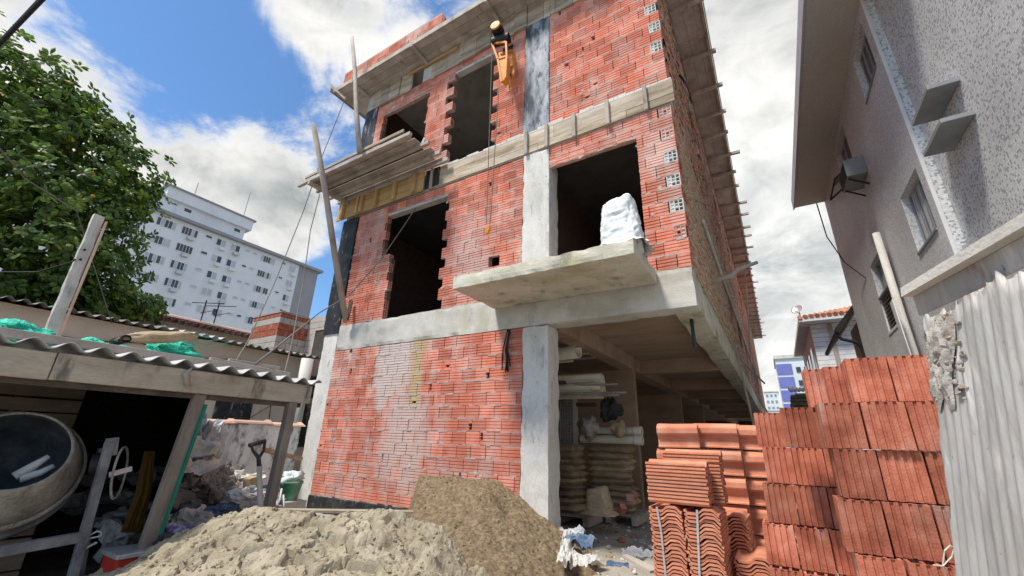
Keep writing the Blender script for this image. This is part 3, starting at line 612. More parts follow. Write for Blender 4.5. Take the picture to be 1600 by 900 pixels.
an = thing('brown_eave_annex', (3, 14.5, 0), 'brown rendered annex with sloping eave and black gutter behind the apartment building', 'building')
MB().box(2.35, 7, 13.3, 16, 0, 4.6).build('wall', M['plaster'], an)
MB().prism([(1.72, 4.02), (2.6, 5.15), (2.6, 5.22), (1.66, 4.05)], (0, 13.25, 0), (1, 0, 0), (0, 0, 1), (0, 2.8, 0)).build('roof', mat('brown boards', [(.26, .17, .1), (.34, .24, .15)], 3, .9, .2, 30), an)
gt = MB().tube([(1.66, 13.22, 4.0), (1.66, 16.1, 4.0)], .06, 8); gt.bar((1.64, 13.2, 4.05), (2.58, 13.2, 5.2), .05, .09); gt.build('gutter', M['black'], an)
MB().tube([(1.68, 13.24, 3.95), (1.74, 13.24, 3.86), (2.02, 13.24, 3.74), (2.1, 13.24, 3.6), (2.18, 13.24, 2.6)], .04, 8).build('downpipe', M['black'], an)
# blue tower and pale blocks far down the street
M['blue'] = mat('blue cladding', [(.13, .145, .42), (.18, .2, .5)], 1, .6, 0)
M['farwhite'] = mat('far pale wall', [(.55, .6, .63), (.66, .71, .73)], .3, .8, 0)
bt = thing('blue_tower', (2.3, 62, 0), 'far white apartment tower with bright blue panels between floor bands', 'tower')
MB().box(.95, 5.5, 60, 68, 0, 11.4).build('wall', M['farwhite'], bt)
MB().box(.8, 5.6, 59.8, 68, 11.4, 11.8).build('roof', M['conc'], bt)
for k in range(7): z = 9.55-k*1.55; MB().box(.93, 2.5, 59.9, 59.99, z, z+1.2).build('panel', M['blue'], bt)
for k in range(7):
    for x in (2.9, 3.7): z = 9.7-k*1.55; MB().box(x, x+.45, 59.9, 59.98, z, z+.6).build('window', M['glassdark'], bt)
for (lab, x0, x1, y, h) in (('low pale block at the end of the gap left of the blue tower', -3.5, .8, 120, 9.5), ('taller pale block behind the others at the end of the gap', -2.0, 1.5, 150, 17), ('greenish low block nearest the end of the gap', -1.5, 1.2, 90, 5.2)):
    t = thing('far_block', ((x0+x1)/2, y, 0), lab, 'building'); MB().box(x0, x1, y, y+10, 0, h).build('wall', M['farwhite'], t); MB().box(x0-.2, x1+.2, y-.2, y+10, h, h+.3).build('roof', M['concpale'], t)
    for k in range(int(h/2)):
        for i in range(int((x1-x0)/1.1)): MB().box(x0+.3+i*1.1, x0+.9+i*1.1, y-.06, y-.01, h-1.5-k*1.8, h-.7-k*1.8).build('window', M['glasspaintlit'], t)
kb = thing('corrugated_shelter', (1.0, 16.4, 0), 'small white lattice shelter with a ribbed roof edge in the gap', 'shelter')
c1, c2 = aY(1242, 612, 16), aY(1262, 640, 16)
MB().box(c1.x, c1.x+1.2, 16, 17, 0, c1.z-.05).build('wall', M['farwhite'], kb)
lt = MB(); [lt.box(c1.x+.02+k*.16, c1.x+.05+k*.16, 15.96, 15.99, 2.6, c1.z-.06) for k in range(6)]; [lt.box(c1.x, c1.x+1, 15.955, 15.985, c1.z-.35-k*.4, c1.z-.32-k*.4) for k in range(3)]; lt.build('lattice', M['alu'], kb)
rr = MB(); [rr.tube([(c1.x-.1+k*.1, 15.75, c1.z), (c1.x-.1+k*.1, 17, c1.z+.2)], .05, 6) for k in range(13)]; rr.build('roof', M['paintwhite'], kb)
# mossy stacked sheets
M['moss'] = mat('mossy cement sheet', [(.03, .03, .025), (.14, .13, .08), (.34, .31, .2)], 6, .95, .6, 30)
for k in range(6):
    p = aY(1236, 652-k*6.0, 13); o = MB().box(p.x, p.x+.62, 13, 13.6, 0, .085).build('cement_sheet', M['moss'], origin=(p.x+.3, 13.3, 0), bevel=.02); o.location.z = p.z
    tag(o, 'mossy cement sheet, %s of the pile behind the hollow brick stack' % ('lowest', 'second from the bottom', 'third from the bottom', 'third from the top', 'second from the top', 'topmost')[k], 'cement sheet', 'mossy sheets piled in the gap')
o = MB().box(p.x-.05, p.x+.7, 12.95, 13.7, 0, aY(1236, 652, 13).z-.003).build('block_pier', M['conc']); tag(o, 'rough concrete pier carrying the pile of mossy sheets', 'pier')
# ================================================================== galvanised sheet and gutter at the right edge
M['galv'] = mat('worn galvanised sheet', [(.27, .265, .25), (.43, .42, .4), (.56, .55, .52)], 6, .6, .35, 50, stretch=(1, 1, .12), stains=(((.2, .085, .05), 7, (1, 1, .3), .60, .68, .9), ((.78, .77, .74), 9, (1, 1, .2), .6, .7, .6), ((.12, .11, .1), 30, (1, 1, .6), .66, .72, .8), ((.25, .235, .22), 16, (1, 1, .05), .56, .7, .7)), metal=.15, spec=.4)
gs = MB(); gd = Vector((-.249, .9685, 0)); lean = Vector((.155, 0, 1)).normalized(); nor = gd.cross(lean).normalized(); o0 = Vector((.385, 1.95, .86))-lean*.88
nu, nv = 420, 30; LU = 1.9
for j in range(nv+1):
    for i in range(nu+1):
        u = -LU*i/nu; v = 1.70*j/nv; ph = u/.036*2*math.pi+1.2*noise.noise(Vector((u*3, 0, 4)))
        w = .0036*math.copysign(abs(math.sin(ph))**.6, math.sin(ph))*(1+.8*noise.noise(Vector((u*9, v*1.5, 2))))+.004*nz((u*2, v*.8, 0), 1.5)
        if i < 3: w += .006*nz((u, v*9, 5), 2); u += .012*nz((0, v*7, 2), 1.3)
        if i < 40 and v > 1.38: w += .05*max(0, 1-i/40)*((v-1.38)/.3)**1.2*nz((u*9, v*9, 1), 1.4)
        top = 0
        if j >= nv-2 and i < 110: top = .05*nz((u*14, 0, 9), 1.2)-.03*(1-i/110)
        gs.v.append(o0+gd*u+lean*(v+top)+nor*w)
for j in range(nv):
    for i in range(nu): a = j*(nu+1)+i; gs.f.append([a, a+1, a+nu+2, a+nu+1]); gs.m.append(0); gs.c.append(0)
o = gs.build('corrugated_sheet', M['galv'], smooth=True); sol = o.modifiers.new('thick', 'SOLIDIFY'); sol.thickness = .002
tag(o, 'pale galvanised corrugated sheet with torn rusty edge standing at the right of the site', 'metal sheet')
cl = MB(); r = random.Random(5)
for k in range(90):                           # crusted mortar on the torn corner
    u, v = -.17*r.random()**1.3, r.uniform(1.38, 1.66); p = o0+gd*u+lean*v+nor*(-.012+.012*r.random()); s = r.uniform(.003, .011)
    cl.lathe([(.001, -s*.5), (s, -s*.1), (s*.8, s*.35), (.001, s*.5)], p, (r.uniform(-1, 1), r.uniform(-1, 1), r.uniform(-1, 1)), 6)
cl.build('crust', mat('rusty crust', [(.2, .14, .1), (.34, .29, .25), (.46, .43, .4)], 20, .95, .5, 80), o, kind='stuff')
pt = MB(); n_ = 34
for j in range(n_+1):
    for i in range(n_+1):
        a, b = i/n_, j/n_; e = Vector((a*5, b*5, 3)); ru = a+.10*noise.noise(e*.7)*(a > 0); rv_ = b+.12*noise.noise(e*.8+Vector((3, 0, 0)))
        p = o0+gd*(.008-.15*ru*(.65+.35*b))+lean*(1.37+.28*rv_); edge = min(a*6, (1-a)*6, b*6, (1-b)*6, 1)
        pt.v.append(p-nor*(.003+edge*(.012+.014*noise.fractal(e*1.4, 1, 2, 4))))
for j in range(n_):
    for i in range(n_): k = j*(n_+1)+i; pt.f.append([k, k+1, k+n_+2, k+n_+1]); pt.m.append(0); pt.c.append(0)
pt.build('mortar_patch', mat('rusty mortar patch', [(.24, .2, .17), (.4, .37, .33), (.52, .5, .46)], 14, .95, .8, 80, stains=(((.2, .07, .04), 9, (1, 1, 1), .6, .72, .7),)), o, smooth=True)
wl = MB().tube([o0+lean*.78+gd*.01-nor*.02, o0+lean*.80-gd*.02-nor*.02, o0+lean*.78-gd*.05-nor*.018, o0+lean*.775-gd*.02-nor*.016], .0018, 5); wl.tube([o0+lean*.8+gd*.06-nor*.03, o0+lean*.79-gd*.03-nor*.02], .0016, 5)
wl.build('tie_wire', M['black'], o)
gu = thing('metal_gutter', (.62, 1.4, 1.7), 'pale sloping metal gutter along the top of the corrugated sheet', 'gutter')
A = Vector((.505, 2.02, 1.745)); B = A-gd*1.5; side = Vector((.9685, .249, 0))
def gprism(poly, nm, m): MB().prism(poly, A, side, (0, 0, 1), B-A).build(nm, m, gu)
gprism([(-.035, 0), (.05, -.005), (.055, .0), (.055, .035), (-.03, .035)], 'lip', M['conc'])
gprism([(.0, -.075), (.012, -.075), (.012, -.006), (.0, -.004)], 'flashing', M['galv'])
tw_ = MB().tube([aD(1478, 900, 1.42), aD(1473, 885, 1.42), aD(1476, 860, 1.42), aD(1485, 852, 1.42), aD(1491, 856, 1.41), aD(1487, 870, 1.41), aD(1474, 884, 1.41), aD(1458, 883, 1.43)], .0022, 6)
tw_.tube([aD(1478, 900, 1.42), aD(1480, 940, 1.42)], .0022, 6)
o = tw_.build('string', mat('cream string', [(.6, .55, .45), (.7, .66, .56)], 9, .9, 0)); tag(o, 'loop of cream string hanging by the corrugated sheet at the brick stack', 'string')
# ================================================================== stack of hollow bricks
SBW, SBH, SBD = .14, .187, .17
def sblock(seed):
    r = random.Random(seed); mb = MB(); w, d, h = SBW, SBD, SBH
    p = []
    def side(a, b, n):
        a, b = Vector(a), Vector(b); e = (b-a); L_ = e.length; e.normalize(); nn = Vector((-e.y, e.x))
        out = [a]
        for k in range(1, n+1):
            c = L_*k/(n+1); out += [a+e*(c-.0065), a+e*(c-.003)+nn*.0065, a+e*(c+.003)+nn*.0065, a+e*(c+.0065)]
        return out
    p = side((-w/2, 0), (w/2, 0), 4)+side((w/2, 0), (w/2, d), 2)+side((w/2, d), (-w/2, d), 1)+side((-w/2, d), (-w/2, 0), 2)
    n = len(p); q = lambda z: [(a.x+.0012*r.uniform(-1, 1), a.y, z+r.uniform(-.0015, .0015)) for a in p]
    mb.add(q(0)+q(h), [(i, (i+1) % n, n+(i+1) % n, n+i) for i in range(n)]+[tuple(range(n-1, -1, -1))])
    cells(mb, (-w/2+.001, .001, h-.001), (1, 0, 0), (0, 1, 0), (0, 0, -1), w-.002, d-.002, 3, 2, .011, .08)
    return proto(mb, 'hollow_brick', [M['brick2'], M['core']], fix=False)
SB = [sblock(k) for k in range(3)]
ORD = ['topmost', 'second', 'third', 'fourth', 'fifth', 'sixth', 'seventh', 'eighth']
ORDL = ['leftmost', 'second from left', 'third from left', 'fourth from left', 'fifth from left']
def stack_brick(x, y, row, lab, cat='brick', group='hollow bricks in the tall stack', rz=0, dx=0):
    z = 1.583-.19*row-SBH
    inst_ = inst('hollow_brick', rnd.choice(SB), (x+SBW/2+dx, y, z), None, (0, 0, rz+rnd.uniform(-.02, .02))); tag(inst_, lab, cat, group); return inst_
rows_mid = [[.300, .446], [.168, .315, .462], [.183, .330, .477], [.155, .302, .449], [.176, .323, .470], [.16, .307, .454], [.17, .317, .464], [.165, .312, .459]]
for r_, xs in enumerate(rows_mid):
    for i, x in enumerate(xs):
        stack_brick(x, 2.35+rnd.uniform(-.02, .02)-.045*max(0, r_-2), r_, 'red hollow brick, %s in %s course of near stack by metal sheet' % (ORDL[i], 'top' if r_ == 0 else ORD[r_]+' highest'))
        if r_ < 7 and i: 
            pass
stack_brick(.155, 2.62, 0, 'red hollow brick set back at the top left of the near stack')
stack_brick(.235, 2.56, 0, 'red hollow brick in shadow behind the top course of the near stack')
stack_brick(.02, 2.58, 1, 'red hollow brick wedged behind the second highest course of the near stack')
rows_left = [(1, [-.115, .028, .172]), (2, [-.10, .043, .187]), (3, [-.125, .02, .165]), (4, [-.155, -.01, .135]), (5, [-.15, -.005, .14]), (6, [-.16, -.015, .13]), (7, [-.15, -.005, .14])]
for r_, xs in rows_left:
    for i, x in enumerate(xs):
        stack_brick(x, 2.95-.06*max(0, r_-2)+rnd.uniform(-.02, .02), r_, 'red hollow brick, %s in %s course of lower stack by roof tiles' % (ORDL[i], 'top' if r_ == 1 else ORD[r_-1]+' highest'))
# ================================================================== clay roof tiles
M['tile'] = mat('orange clay tile', [(.48, .165, .09), (.58, .23, .135), (.65, .33, .22)], 7, .85, .25, 90, obj=True, rv=.14, stains=(((.4, .13, .075), 6, (1, 1, 1), .58, .74, .6),))
TW, TL = .19, .35
TP = [(0, .014), (.010, .014), (.018, .0), (.066, -.001), (.082, .006), (.102, .024), (.114, .028), (.150, .028), (.162, .024), (.180, .004), (.19, .0)]
def tile_mb(ax, up, ln):       # profile along ax, up = height, ln = length vector
    t = .0125; pr = TP+[(a, b-t) for a, b in reversed(TP)]
    return MB().prism(pr, -Vector(ln)/2-Vector(ax)*TW/2, ax, up, ln)
T_end = proto(tile_mb((1, 0, 0), (0, 0, 1), (0, TL, 0)), 'roof_tile', M['tile'])        # profile faces the street
T_side = proto(tile_mb((0, 1, 0), (0, 0, 1), (TL, 0, 0)), 'roof_tile', M['tile'])       # lies across
T_edge = proto(tile_mb((0, 0, 1), (0, -1, 0), (TL*.86, 0, 0)), 'roof_tile', M['tile'])      # stands on its long edge, back to the street
def nth(k): return ('topmost', 'second', 'third')[k] if k < 3 else '%dth' % (k+1)
def tile_pile(me, x, y, ztop, n, pitch, where, group, zmin=0, jit=.006, flip=False):
    for k in range(n):
        z = ztop-.045-k*pitch
        if z < zmin: break
        o = inst('roof_tile', me, (x+rnd.uniform(-jit, jit), y+rnd.uniform(-jit, jit), z), None, (0, 0, rnd.uniform(-.015, .015)))
        tag(o, 'orange roof tile, %s%s' % (nth(k)+(' ' if k == 0 else ' from top '), where), 'roof tile', group)
tile_pile(T_end, -.665, 3.08, .868, 42, .0195, 'of left front pile standing end-on', 'roof tiles in the left front pile')
tile_pile(T_end, -.463, 3.08, .872, 42, .0195, 'of right front pile standing end-on', 'roof tiles in the right front pile')
tile_pile(T_side, -.585, 3.0, 1.125, 11, .0205, 'of sideways bundle on the front piles', 'roof tiles in the sideways bundle', zmin=.868)
tile_pile(T_side, -.53, 3.22, 1.19, 3, .0205, 'of short bundle behind the sideways bundle', 'roof tiles in the short rear bundle')
tile_pile(T_side, -.53, 3.22, 1.12, 12, .0205, 'of rear bundle behind the sideways bundle', 'roof tiles in the hidden rear bundle', zmin=.868)
tile_pile(T_end, -.36, 3.55, .80, 38, .0195, 'of shaded pile beside the front piles', 'roof tiles in the shaded pile')
tile_pile(T_end, -.25, 3.3, .62, 30, .0195, 'of low dark pile next to hollow bricks', 'roof tiles in the low dark pile')
for c_, (px0, px1) in enumerate(((1030, 1088), (1090, 1150), (1158, 1216))):
    for r_ in range(6):
        y = 3.62+.10*c_; base = 1.362-.188*(r_+1)
        if base < -.02: continue
        x = aY((px0+px1)/2, 690, y).x
        for k in range(4):
            o = inst('roof_tile', T_edge, (x+rnd.uniform(-.012, .012), y+k*.045+rnd.uniform(-.006, .006), base+TW/2+(0 if c_ != 1 else .008)), None, (rnd.uniform(-.06, .02), rnd.uniform(-.02, .02), rnd.uniform(-.03, .03)), (1, 1.3, .93))
            tag(o, 'roof tile on edge, %s, %s row, %s column of back pile' % (('front of four', 'second of four', 'third of four', 'rear of four')[k], ('top', 'second', 'third', 'fourth', 'fifth', 'bottom')[r_], ('left', 'middle', 'right')[c_]), 'roof tile', 'roof tiles on edge in the back pile')
for (lab, pts, y) in (('grey plastic strap round the left front pile of roof tiles', [(1026, 792), (1033, 830), (1036, 860), (1040, 900)], 2.895), ('grey plastic strap round the right front pile of roof tiles', [(1089, 797), (1091, 850), (1093, 900)], 2.895)):
    mb = MB(); pp = [aY(a, b, y) for a, b in pts]
    for a, b in zip(pp, pp[1:]): mb.bar(a, b, .012, .002, up=(0, 1, 0), ext=.001)
    o = mb.build('strap', M['alu']); tag(o, lab, 'strap')
# ================================================================== left: boundary wall, neighbour's house, annex, white block, tree
M['rough'] = mat('rough stained render', [(.44, .47, .44), (.7, .74, .72), (.78, .82, .8)], 4, .95, .7, 25, stretch=(1, 1, .45), stains=(((.1, .1, .09), 6.5, (1, 1, .55), .51, .63, .85),), cont=1.3)
M['cream'] = mat('cream render', [(.55, .45, .36), (.66, .56, .46), (.7, .6, .52)], 1.2, .9, .25, 25, stains=(((.32, .25, .2), 2, (1, 1, .4), .6, .74, .6),))
M['fibre'] = mat('fibre cement', [(.3, .3, .29), (.46, .46, .45), (.58, .58, .57)], 5, .9, .4, 50, stains=(((.13, .13, .12), 5, (1, 1, 1), .6, .74, .6),))
M['fibredark'] = mat('old fibre cement', [(.1, .095, .09), (.2, .19, .17), (.34, .33, .31)], 4, .9, .4, 50, cont=1.3)
M['coping'] = mat('coping tile', [(.5, .3, .2), (.6, .4, .3), (.62, .48, .4)], 5, .9, .3, 40, obj=True, rv=.15)
bw = thing('boundary_wall', (-7.55, 2, 0), 'stained rough boundary wall topped with clay coping tiles, left of the brick building', 'wall')
MB().box(-7.66, -7.45, -3, 4.83, -.1, 1.32).build('render', M['rough'], bw)
for k in range(13):
    y = -2.95+k*.6; c = MB(); c.prism([(-.15, 0), (-.13, .03), (0, .055), (.13, .03), (.15, 0), (.13, .005), (0, .03), (-.13, .005)], (-7.555, y, 1.325+.012*(k % 2)), (1, 0, 0), (0, 0, 1), (0, .63, .0)); c.prism([(-.155, 0), (0, .075), (.155, 0)], (-7.555, y+.56, 1.33+.012*(k % 2)), (1, 0, 0), (0, 0, 1), (0, .08, 0)); c.build('coping_tile', M['coping'], bw)
nh = thing('neighbour_house', (-11, 3, 0), 'low cream house with corrugated roof edge beyond the boundary wall', 'house')
MB().box(-14, -10, -6, 9, 0, 3.0).build('wall', M['cream'], nh)
def wave_sheet(x0, x1, z0, z1, y0, y1, pitch, amp, th=.008, nseg=12, sag=0, flip=False):
    mb = MB(); n = max(2, int((y1-y0)/pitch*nseg)); top = []; 
    for k in range(n+1):
        y = y0+(y1-y0)*k/n; a = amp*math.cos((y-y0)/pitch*2*math.pi); s = sag*math.sin(math.pi*k/n)
        top.append((y, a+s))
    P = [(x, y, z+a+t) for (x, z) in ((x0, z0), (x1, z1)) for t in (0, th) for (y, a) in top]; m = n+1; F = []
    for k in range(n): F += [(k, k+1, 2*m+k+1, 2*m+k), (m+k, 3*m+k, 3*m+k+1, m+k+1), (k, m+k, m+k+1, k+1), (2*m+k, 2*m+k+1, 3*m+k+1, 3*m+k)]
    F += [(0, 2*m, 3*m, m), (n, m+n, 3*m+n, 2*m+n)]
    return mb.add(P, F)
y = -5.6
for k in range(11):
    dz = rnd.uniform(-.015, .015); m_ = 'fibre' if k in (8,) else 'fibredark'
    wave_sheet(-9.72+rnd.uniform(-.05, .05), -14, 3.02+dz, 3.5, y, y+1.15, .177, .03, .01, 8).build('roof_sheet', M[m_], nh); y += 1.09
for (ya, yb) in ((4.45, 5.2), (6.1, 6.75)): w = MB().box(-9.995, -9.96, ya, yb, .9, 1.9).build('shutter', M['tar'], nh)
MB().box(-9.995, -9.95, 5.95, 6.09, .9, 1.95).build('window_frame', M['coping'], nh)
wr = MB(); [wr.tube([(-9.97, y+.1*math.sin(k), 2.75-.16*abs(math.sin(k*1.3))) for k, y in enumerate([j*.8-1 for j in range(9)])], .012, 4)]
wr.tube([(-9.97, 4.4, 1.3), (-9.96, 4.9, 1.75), (-9.96, 5.2, 1.5), (-9.96, 5.6, 1.8), (-9.96, 5.65, 1.3)], .01, 4); wr.build('cable', M['black'], nh)
rp_ = MB().tube([(-9.55, 6.02, 0), (-9.55, 6.02, 2.92)], .14, 14).build('round_post', M['concpale'], smooth=True); tag(rp_, 'round grey concrete post against the cream house near the air conditioner', 'post')
ac2 = thing('fan_unit', (-9.7, 6.47, 2.1), 'dark round air conditioner fan unit hung on the cream house wall', 'fan unit')
MB().lathe([(.001, 0), (.2, 0), (.21, .03), (.21, .2), (.001, .2)], (-9.96, 6.45, 2.38), (1, 0, 0), 22).build('housing', M['fibredark'], ac2, smooth=False)
fl_ = MB()
for k in range(28): a = k*2*math.pi/28; fl_.bar((-9.745, 6.45+.045*math.cos(a), 2.38+.045*math.sin(a)), (-9.745, 6.45+.19*math.cos(a+.25), 2.38+.19*math.sin(a+.25)), .008, .012)
fl_.build('grille', M['black'], ac2, kind='stuff'); MB().lathe([(.001, .02), (.035, .02), (.045, 0)], (-9.745, 6.45, 2.38), (1, 0, 0), 14).build('hub', M['paintwhite'], ac2)
MB().box(-9.99, -9.75, 6.4, 6.7, 2.05, 2.12).build('bracket', M['black'], ac2)
# brown tiled roof behind
tr = thing('tiled_roof_house', (-18, 7, 0), 'house with old brown clay tile roof below the white apartment block', 'house')
MB().box(-20, -15.6, -2, 12.4, 0, 4.4).build('wall', M['cream'], tr)
a_, b_ = MB(), MB(); tt = MB()
for k in range(74): y = -1.9+k*.195; tt.tube([(-15.3, y, 4.35), (-20.2, y, 5.42+.012*math.sin(k))], .075, 5, c=rnd.random())
for k in range(15): x = -15.4-k*.33; tt.box(x-.02, x+.02, -2, 12.5, 4.37+(-15.3-x)*.218+.03, 4.37+(-15.3-x)*.218+.055)
tt.build('roof', mat('old brown tile', [(.06, .035, .028), (.13, .075, .06), (.2, .12, .1)], 5, .95, .4, 30, rv=.35), tr)
MB().tube([(-20.2, -2, 5.46), (-20.2, 12.5, 5.46)], .12, 8).build('ridge', M['coping'], tr)
aer = []
for (px, y) in ((312, 7.6), (330, 8.1), (398, 10.0)):
    an_ = thing('roof_aerial', (-20.2, y, 5.5), 'thin dark roof aerial %s on the brown tile roof' % ({7.6: 'with forked arms, nearest the tree', 8.1: 'with long cross arm', 10.0: 'small and bent'}[y]), 'aerial')
    MB().tube([(-20.2, y, 5.4), (-20.2, y, 6.5 if y < 9 else 6.0)], .025, 5).build('mast', M['black'], an_)
    am = MB(); am.tube([(-20.2, y-.5, 6.25), (-20.2, y+.7, 6.55 if y < 9 else 6.0)], .018, 5); am.tube([(-20.2, y-.1, 5.9), (-20.2, y+.5, 6.2)], .015, 5); am.build('arm', M['black'], an_)
# grey and orange block annex
M['block'] = mat('grey block wall', [(.34, .31, .28), (.44, .41, .38), (.5, .47, .44)], 3, .95, .4, 30)
ax_ = thing('block_annex', (-13.4, 8, 0), 'unrendered grey block annex with orange brick bands left of the brick building', 'building')
def courses(x0, x1, y0, y1, z0, z1, bands, nm='wall', step=.2):
    c0 = MB()
    for k in range(int(round((z1-z0)/step))):
        z = z0+k*step; zc = z+step/2; orange = any(a < zc < b for a, b in bands); off = (k % 2)*.2
        v = x0
        y = y0-off
        c0.box(x0, x1, y0, y1, z+.006, z+step-.006, 1 if orange else 0)
    return c0.build(nm, [M['block'], M['brick2']], ax_)
courses(-14.6, -13, 7.0, 9.5, 2.9, 4.84, ((4.7, 5), (4.0, 4.45), (3.3, 3.55)))
courses(-12.99, -11.2, 8.0, 8.2, 2.9, 4.9, ((4.8, 5),), step=.2)
MB().box(-14.62, -12.98, 6.98, 9.52, 4.845, 4.87).build('coping', M['block'], ax_)
vj = MB()
for k in range(10):
    z = 2.9+k*.194
    for j in range(4): vj.box(-12.998, -12.994, 7.1+(k % 2)*.12+j*.25, 7.108+(k % 2)*.12+j*.25, z+.01, z+.19)
vj.build('joint', M['core'], ax_, kind='stuff')
MB().box(-14.3, -13.95, 6.97, 6.999, 2.95, 3.75).build('opening_shade', M['core'], ax_)  # dark panel on the wall, the opening's shade as colour
p0, p1, p2 = aY(494, 517, 7.97), aY(512, 510, 7.97), aY(500, 562, 7.97)
df = MB(); df.box(p0.x-.12, p0.x, 7.95, 7.999, 2.9, p0.z+.05); df.box(p0.x, p1.x+.3, 7.95, 7.999, p0.z, p0.z+.05); dfo = df.build('door_frame', M['block'], ax_); MB().box(p0.x, p1.x+.3, 7.975, 7.998, 2.9, p0.z-.001).build('doorway', M['concshade'], ax_)  # dark panel painted as the shade inside the doorway
# ---- white apartment block
M['aptwhite'] = mat('white painted facade', [(.6, .62, .65), (.68, .7, .73), (.72, .74, .77)], .35, .85, .1, 8, stains=(((.5, .52, .54), .8, (1, 1, .15), .58, .75, .5),))
M['aptgrey'] = mat('grey painted facade', [(.26, .26, .28), (.31, .31, .33)], .5, .85, .1, 8, stains=(((.6, .6, .6), .9, (1, 1, .3), .7, .72, .9),))
wa = thing('white_apartment_block', (-74, 24, 0), 'white painted apartment block with rows of small windows behind the tree', 'building')
MB().box(-82, -70, 0, 39.0, 0, 30.0).build('wall', M['aptwhite'], wa); MB().box(-82, -70.004, 39.0, 42.8, 0, 30.0).build('wall', M['aptgrey'], wa)
MB().box(-82.5, -69.3, -.5, 43.4, 30.0, 30.45).build('eave', M['aptgrey'], wa)
MB().box(-81, -71, 2, 29.2, 30.45, 33.0).build('penthouse', M['aptwhite'], wa); MB().box(-81.5, -70.4, 17.8, 29.9, 33.0, 34.7).build('water_tank', M['aptwhite'], wa); MB().box(-81.5, -70.2, 17.4, 30.2, 34.7, 34.95).build('tank_cap', M['aptgrey'], wa)
MB().box(-81.3, -70.6, 1.5, 17.7, 33.0, 33.5).build('penthouse_roof', M['aptgrey'], wa)
MB().box(-70.99, -70.3, 17.5, 29.5, 30.46, 30.9).build('parapet', M['aptwhite'], wa)
for y in (16.6, 20.5, 27.6): MB().box(-71.05 if True else 0, -70.98, y, y+.9, 32.1, 32.6).build('vent', M['glassdark'], wa)
M['panegrey'] = mat('pale shutter', [(.36, .38, .41), (.5, .52, .55)], .7, .6, 0)
def aw(y, z, w, h, n, dark, ac=False, frame=True):
    f = MB().box(-69.995, -69.93, y-w/2, y+w/2, z-h/2, z+h/2).build('window', M['paintwhite' if frame else 'aptgrey'], wa)
    for k in range(n):
        a = y-w/2+w*(k+.08)/n; b = y-w/2+w*(k+.92)/n
        MB().box(-69.95, -69.915, a, b, z-h/2+.08, z+h/2-.08).build('pane', M['glassdark' if dark(k) else 'panegrey'], f)
    if ac: MB().box(-69.99, -69.4, y-.4+.2, y+.4+.2, z-h/2-.65, z-h/2-.2).build('air_conditioner', M['alu' if rnd.random() < .5 else 'paintwhite'], f)
for r_ in range(7):
    z = 28.7-2.7*r_
    aw(18.8, z+.1, 2.3, 1.25, 5, lambda k: k == rnd.choice((1, 2, 3)) or rnd.random() < .35); aw(21.7, z+.1, 2.0, 1.25, 5, lambda k: rnd.random() < .6, r_ in (0, 1, 2, 3))
    aw(24.2, z+.45, .9, .5, 1, lambda k: r_ < 2)
    aw(26.0, z+.2, 1.35, 1.15, 2, lambda k: k == (0 if r_ % 2 == 0 else 1) and rnd.random() < .8, r_ < 3); aw(28.1, z+.2, 1.35, 1.15, 2, lambda k: k == 1 if r_ == 0 else k == 0, r_ < 4)
    aw(30.0, z+.5, .7, .45, 1, lambda k: r_ == 1); aw(31.2, z+.5, .7, .45, 1, lambda k: rnd.random() < .4)
    aw(33.4, z+.2, 2.3, 1.15, 6, lambda k: k in (1, 2) or rnd.random() < .3); aw(36.1, z+.6, .7, .4, 1, lambda k: rnd.random() < .5); aw(37.8, z+.1, 1.1, 1.2, 2, lambda k: k == 0 and r_ > 1, r_ < 3)
    if r_ > 0: aw(14.3, z+.1, 2.0, 1.2, 5, lambda k: rnd.random() < .5)
for (y, z, h) in ((21.4, 34.9, 3), (28.8, 34.9, 5.5)): o = MB().tube([(-72, y-.0, z), (-72, y, z+h)], .06, 5).build('antenna_mast', M['steel']); tag(o, 'thin antenna mast on the white apartment block, %s' % ('shorter, near the tank corner' if h < 4 else 'taller, standing alone'), 'antenna')
# ---- broadleaf tree
M['leaf'] = mat('broad leaf', [(.075, .14, .02), (.14, .23, .03), (.2, .29, .045)], .9, .5, 0, rv=.5, spec=.45, detail=3)
M['leafdark'] = mat('deep leaf', [(.045, .095, .02), (.08, .15, .028)], .9, .5, 0, rv=.5, spec=.45, detail=3)
M['leafold'] = mat('yellow leaf', [(.4, .2, .03), (.45, .32, .04)], 3, .6, 0, rv=.3)
M['bark'] = mat('tree bark', [(.08, .065, .05), (.17, .14, .11)], 6, .95, .7, 20)
for k_ in ('leaf', 'leafdark'):                 # thin leaves let some light through
    t_ = M[k_].node_tree; b0 = t_.nodes[M[k_]['_bsdf']]; tr_ = t_.nodes.new('ShaderNodeBsdfTranslucent'); ms_ = t_.nodes.new('ShaderNodeMixShader'); ms_.inputs[0].default_value = .35
    t_.links.new(b0.inputs['Base Color'].links[0].from_socket, tr_.inputs['Color']); t_.links.new(b0.outputs[0], ms_.inputs[1]); t_.links.new(tr_.outputs[0], ms_.inputs[2]); t_.links.new(ms_.outputs[0], [n for n in t_.nodes if n.type == 'OUTPUT_MATERIAL'][0].inputs[0])
tree = thing('broadleaf_tree', (-16, .2, 0), 'large dark broadleaf tree rising behind the cream house at the left', 'tree')
tk = MB(); TB = Vector((-16, .2, 0)); top = Vector((-16, .2, 5)); tk.tube([TB, TB+Vector((.1, .1, 2)), top], [.34, .27, .2], 10); r = random.Random(11); tips = []
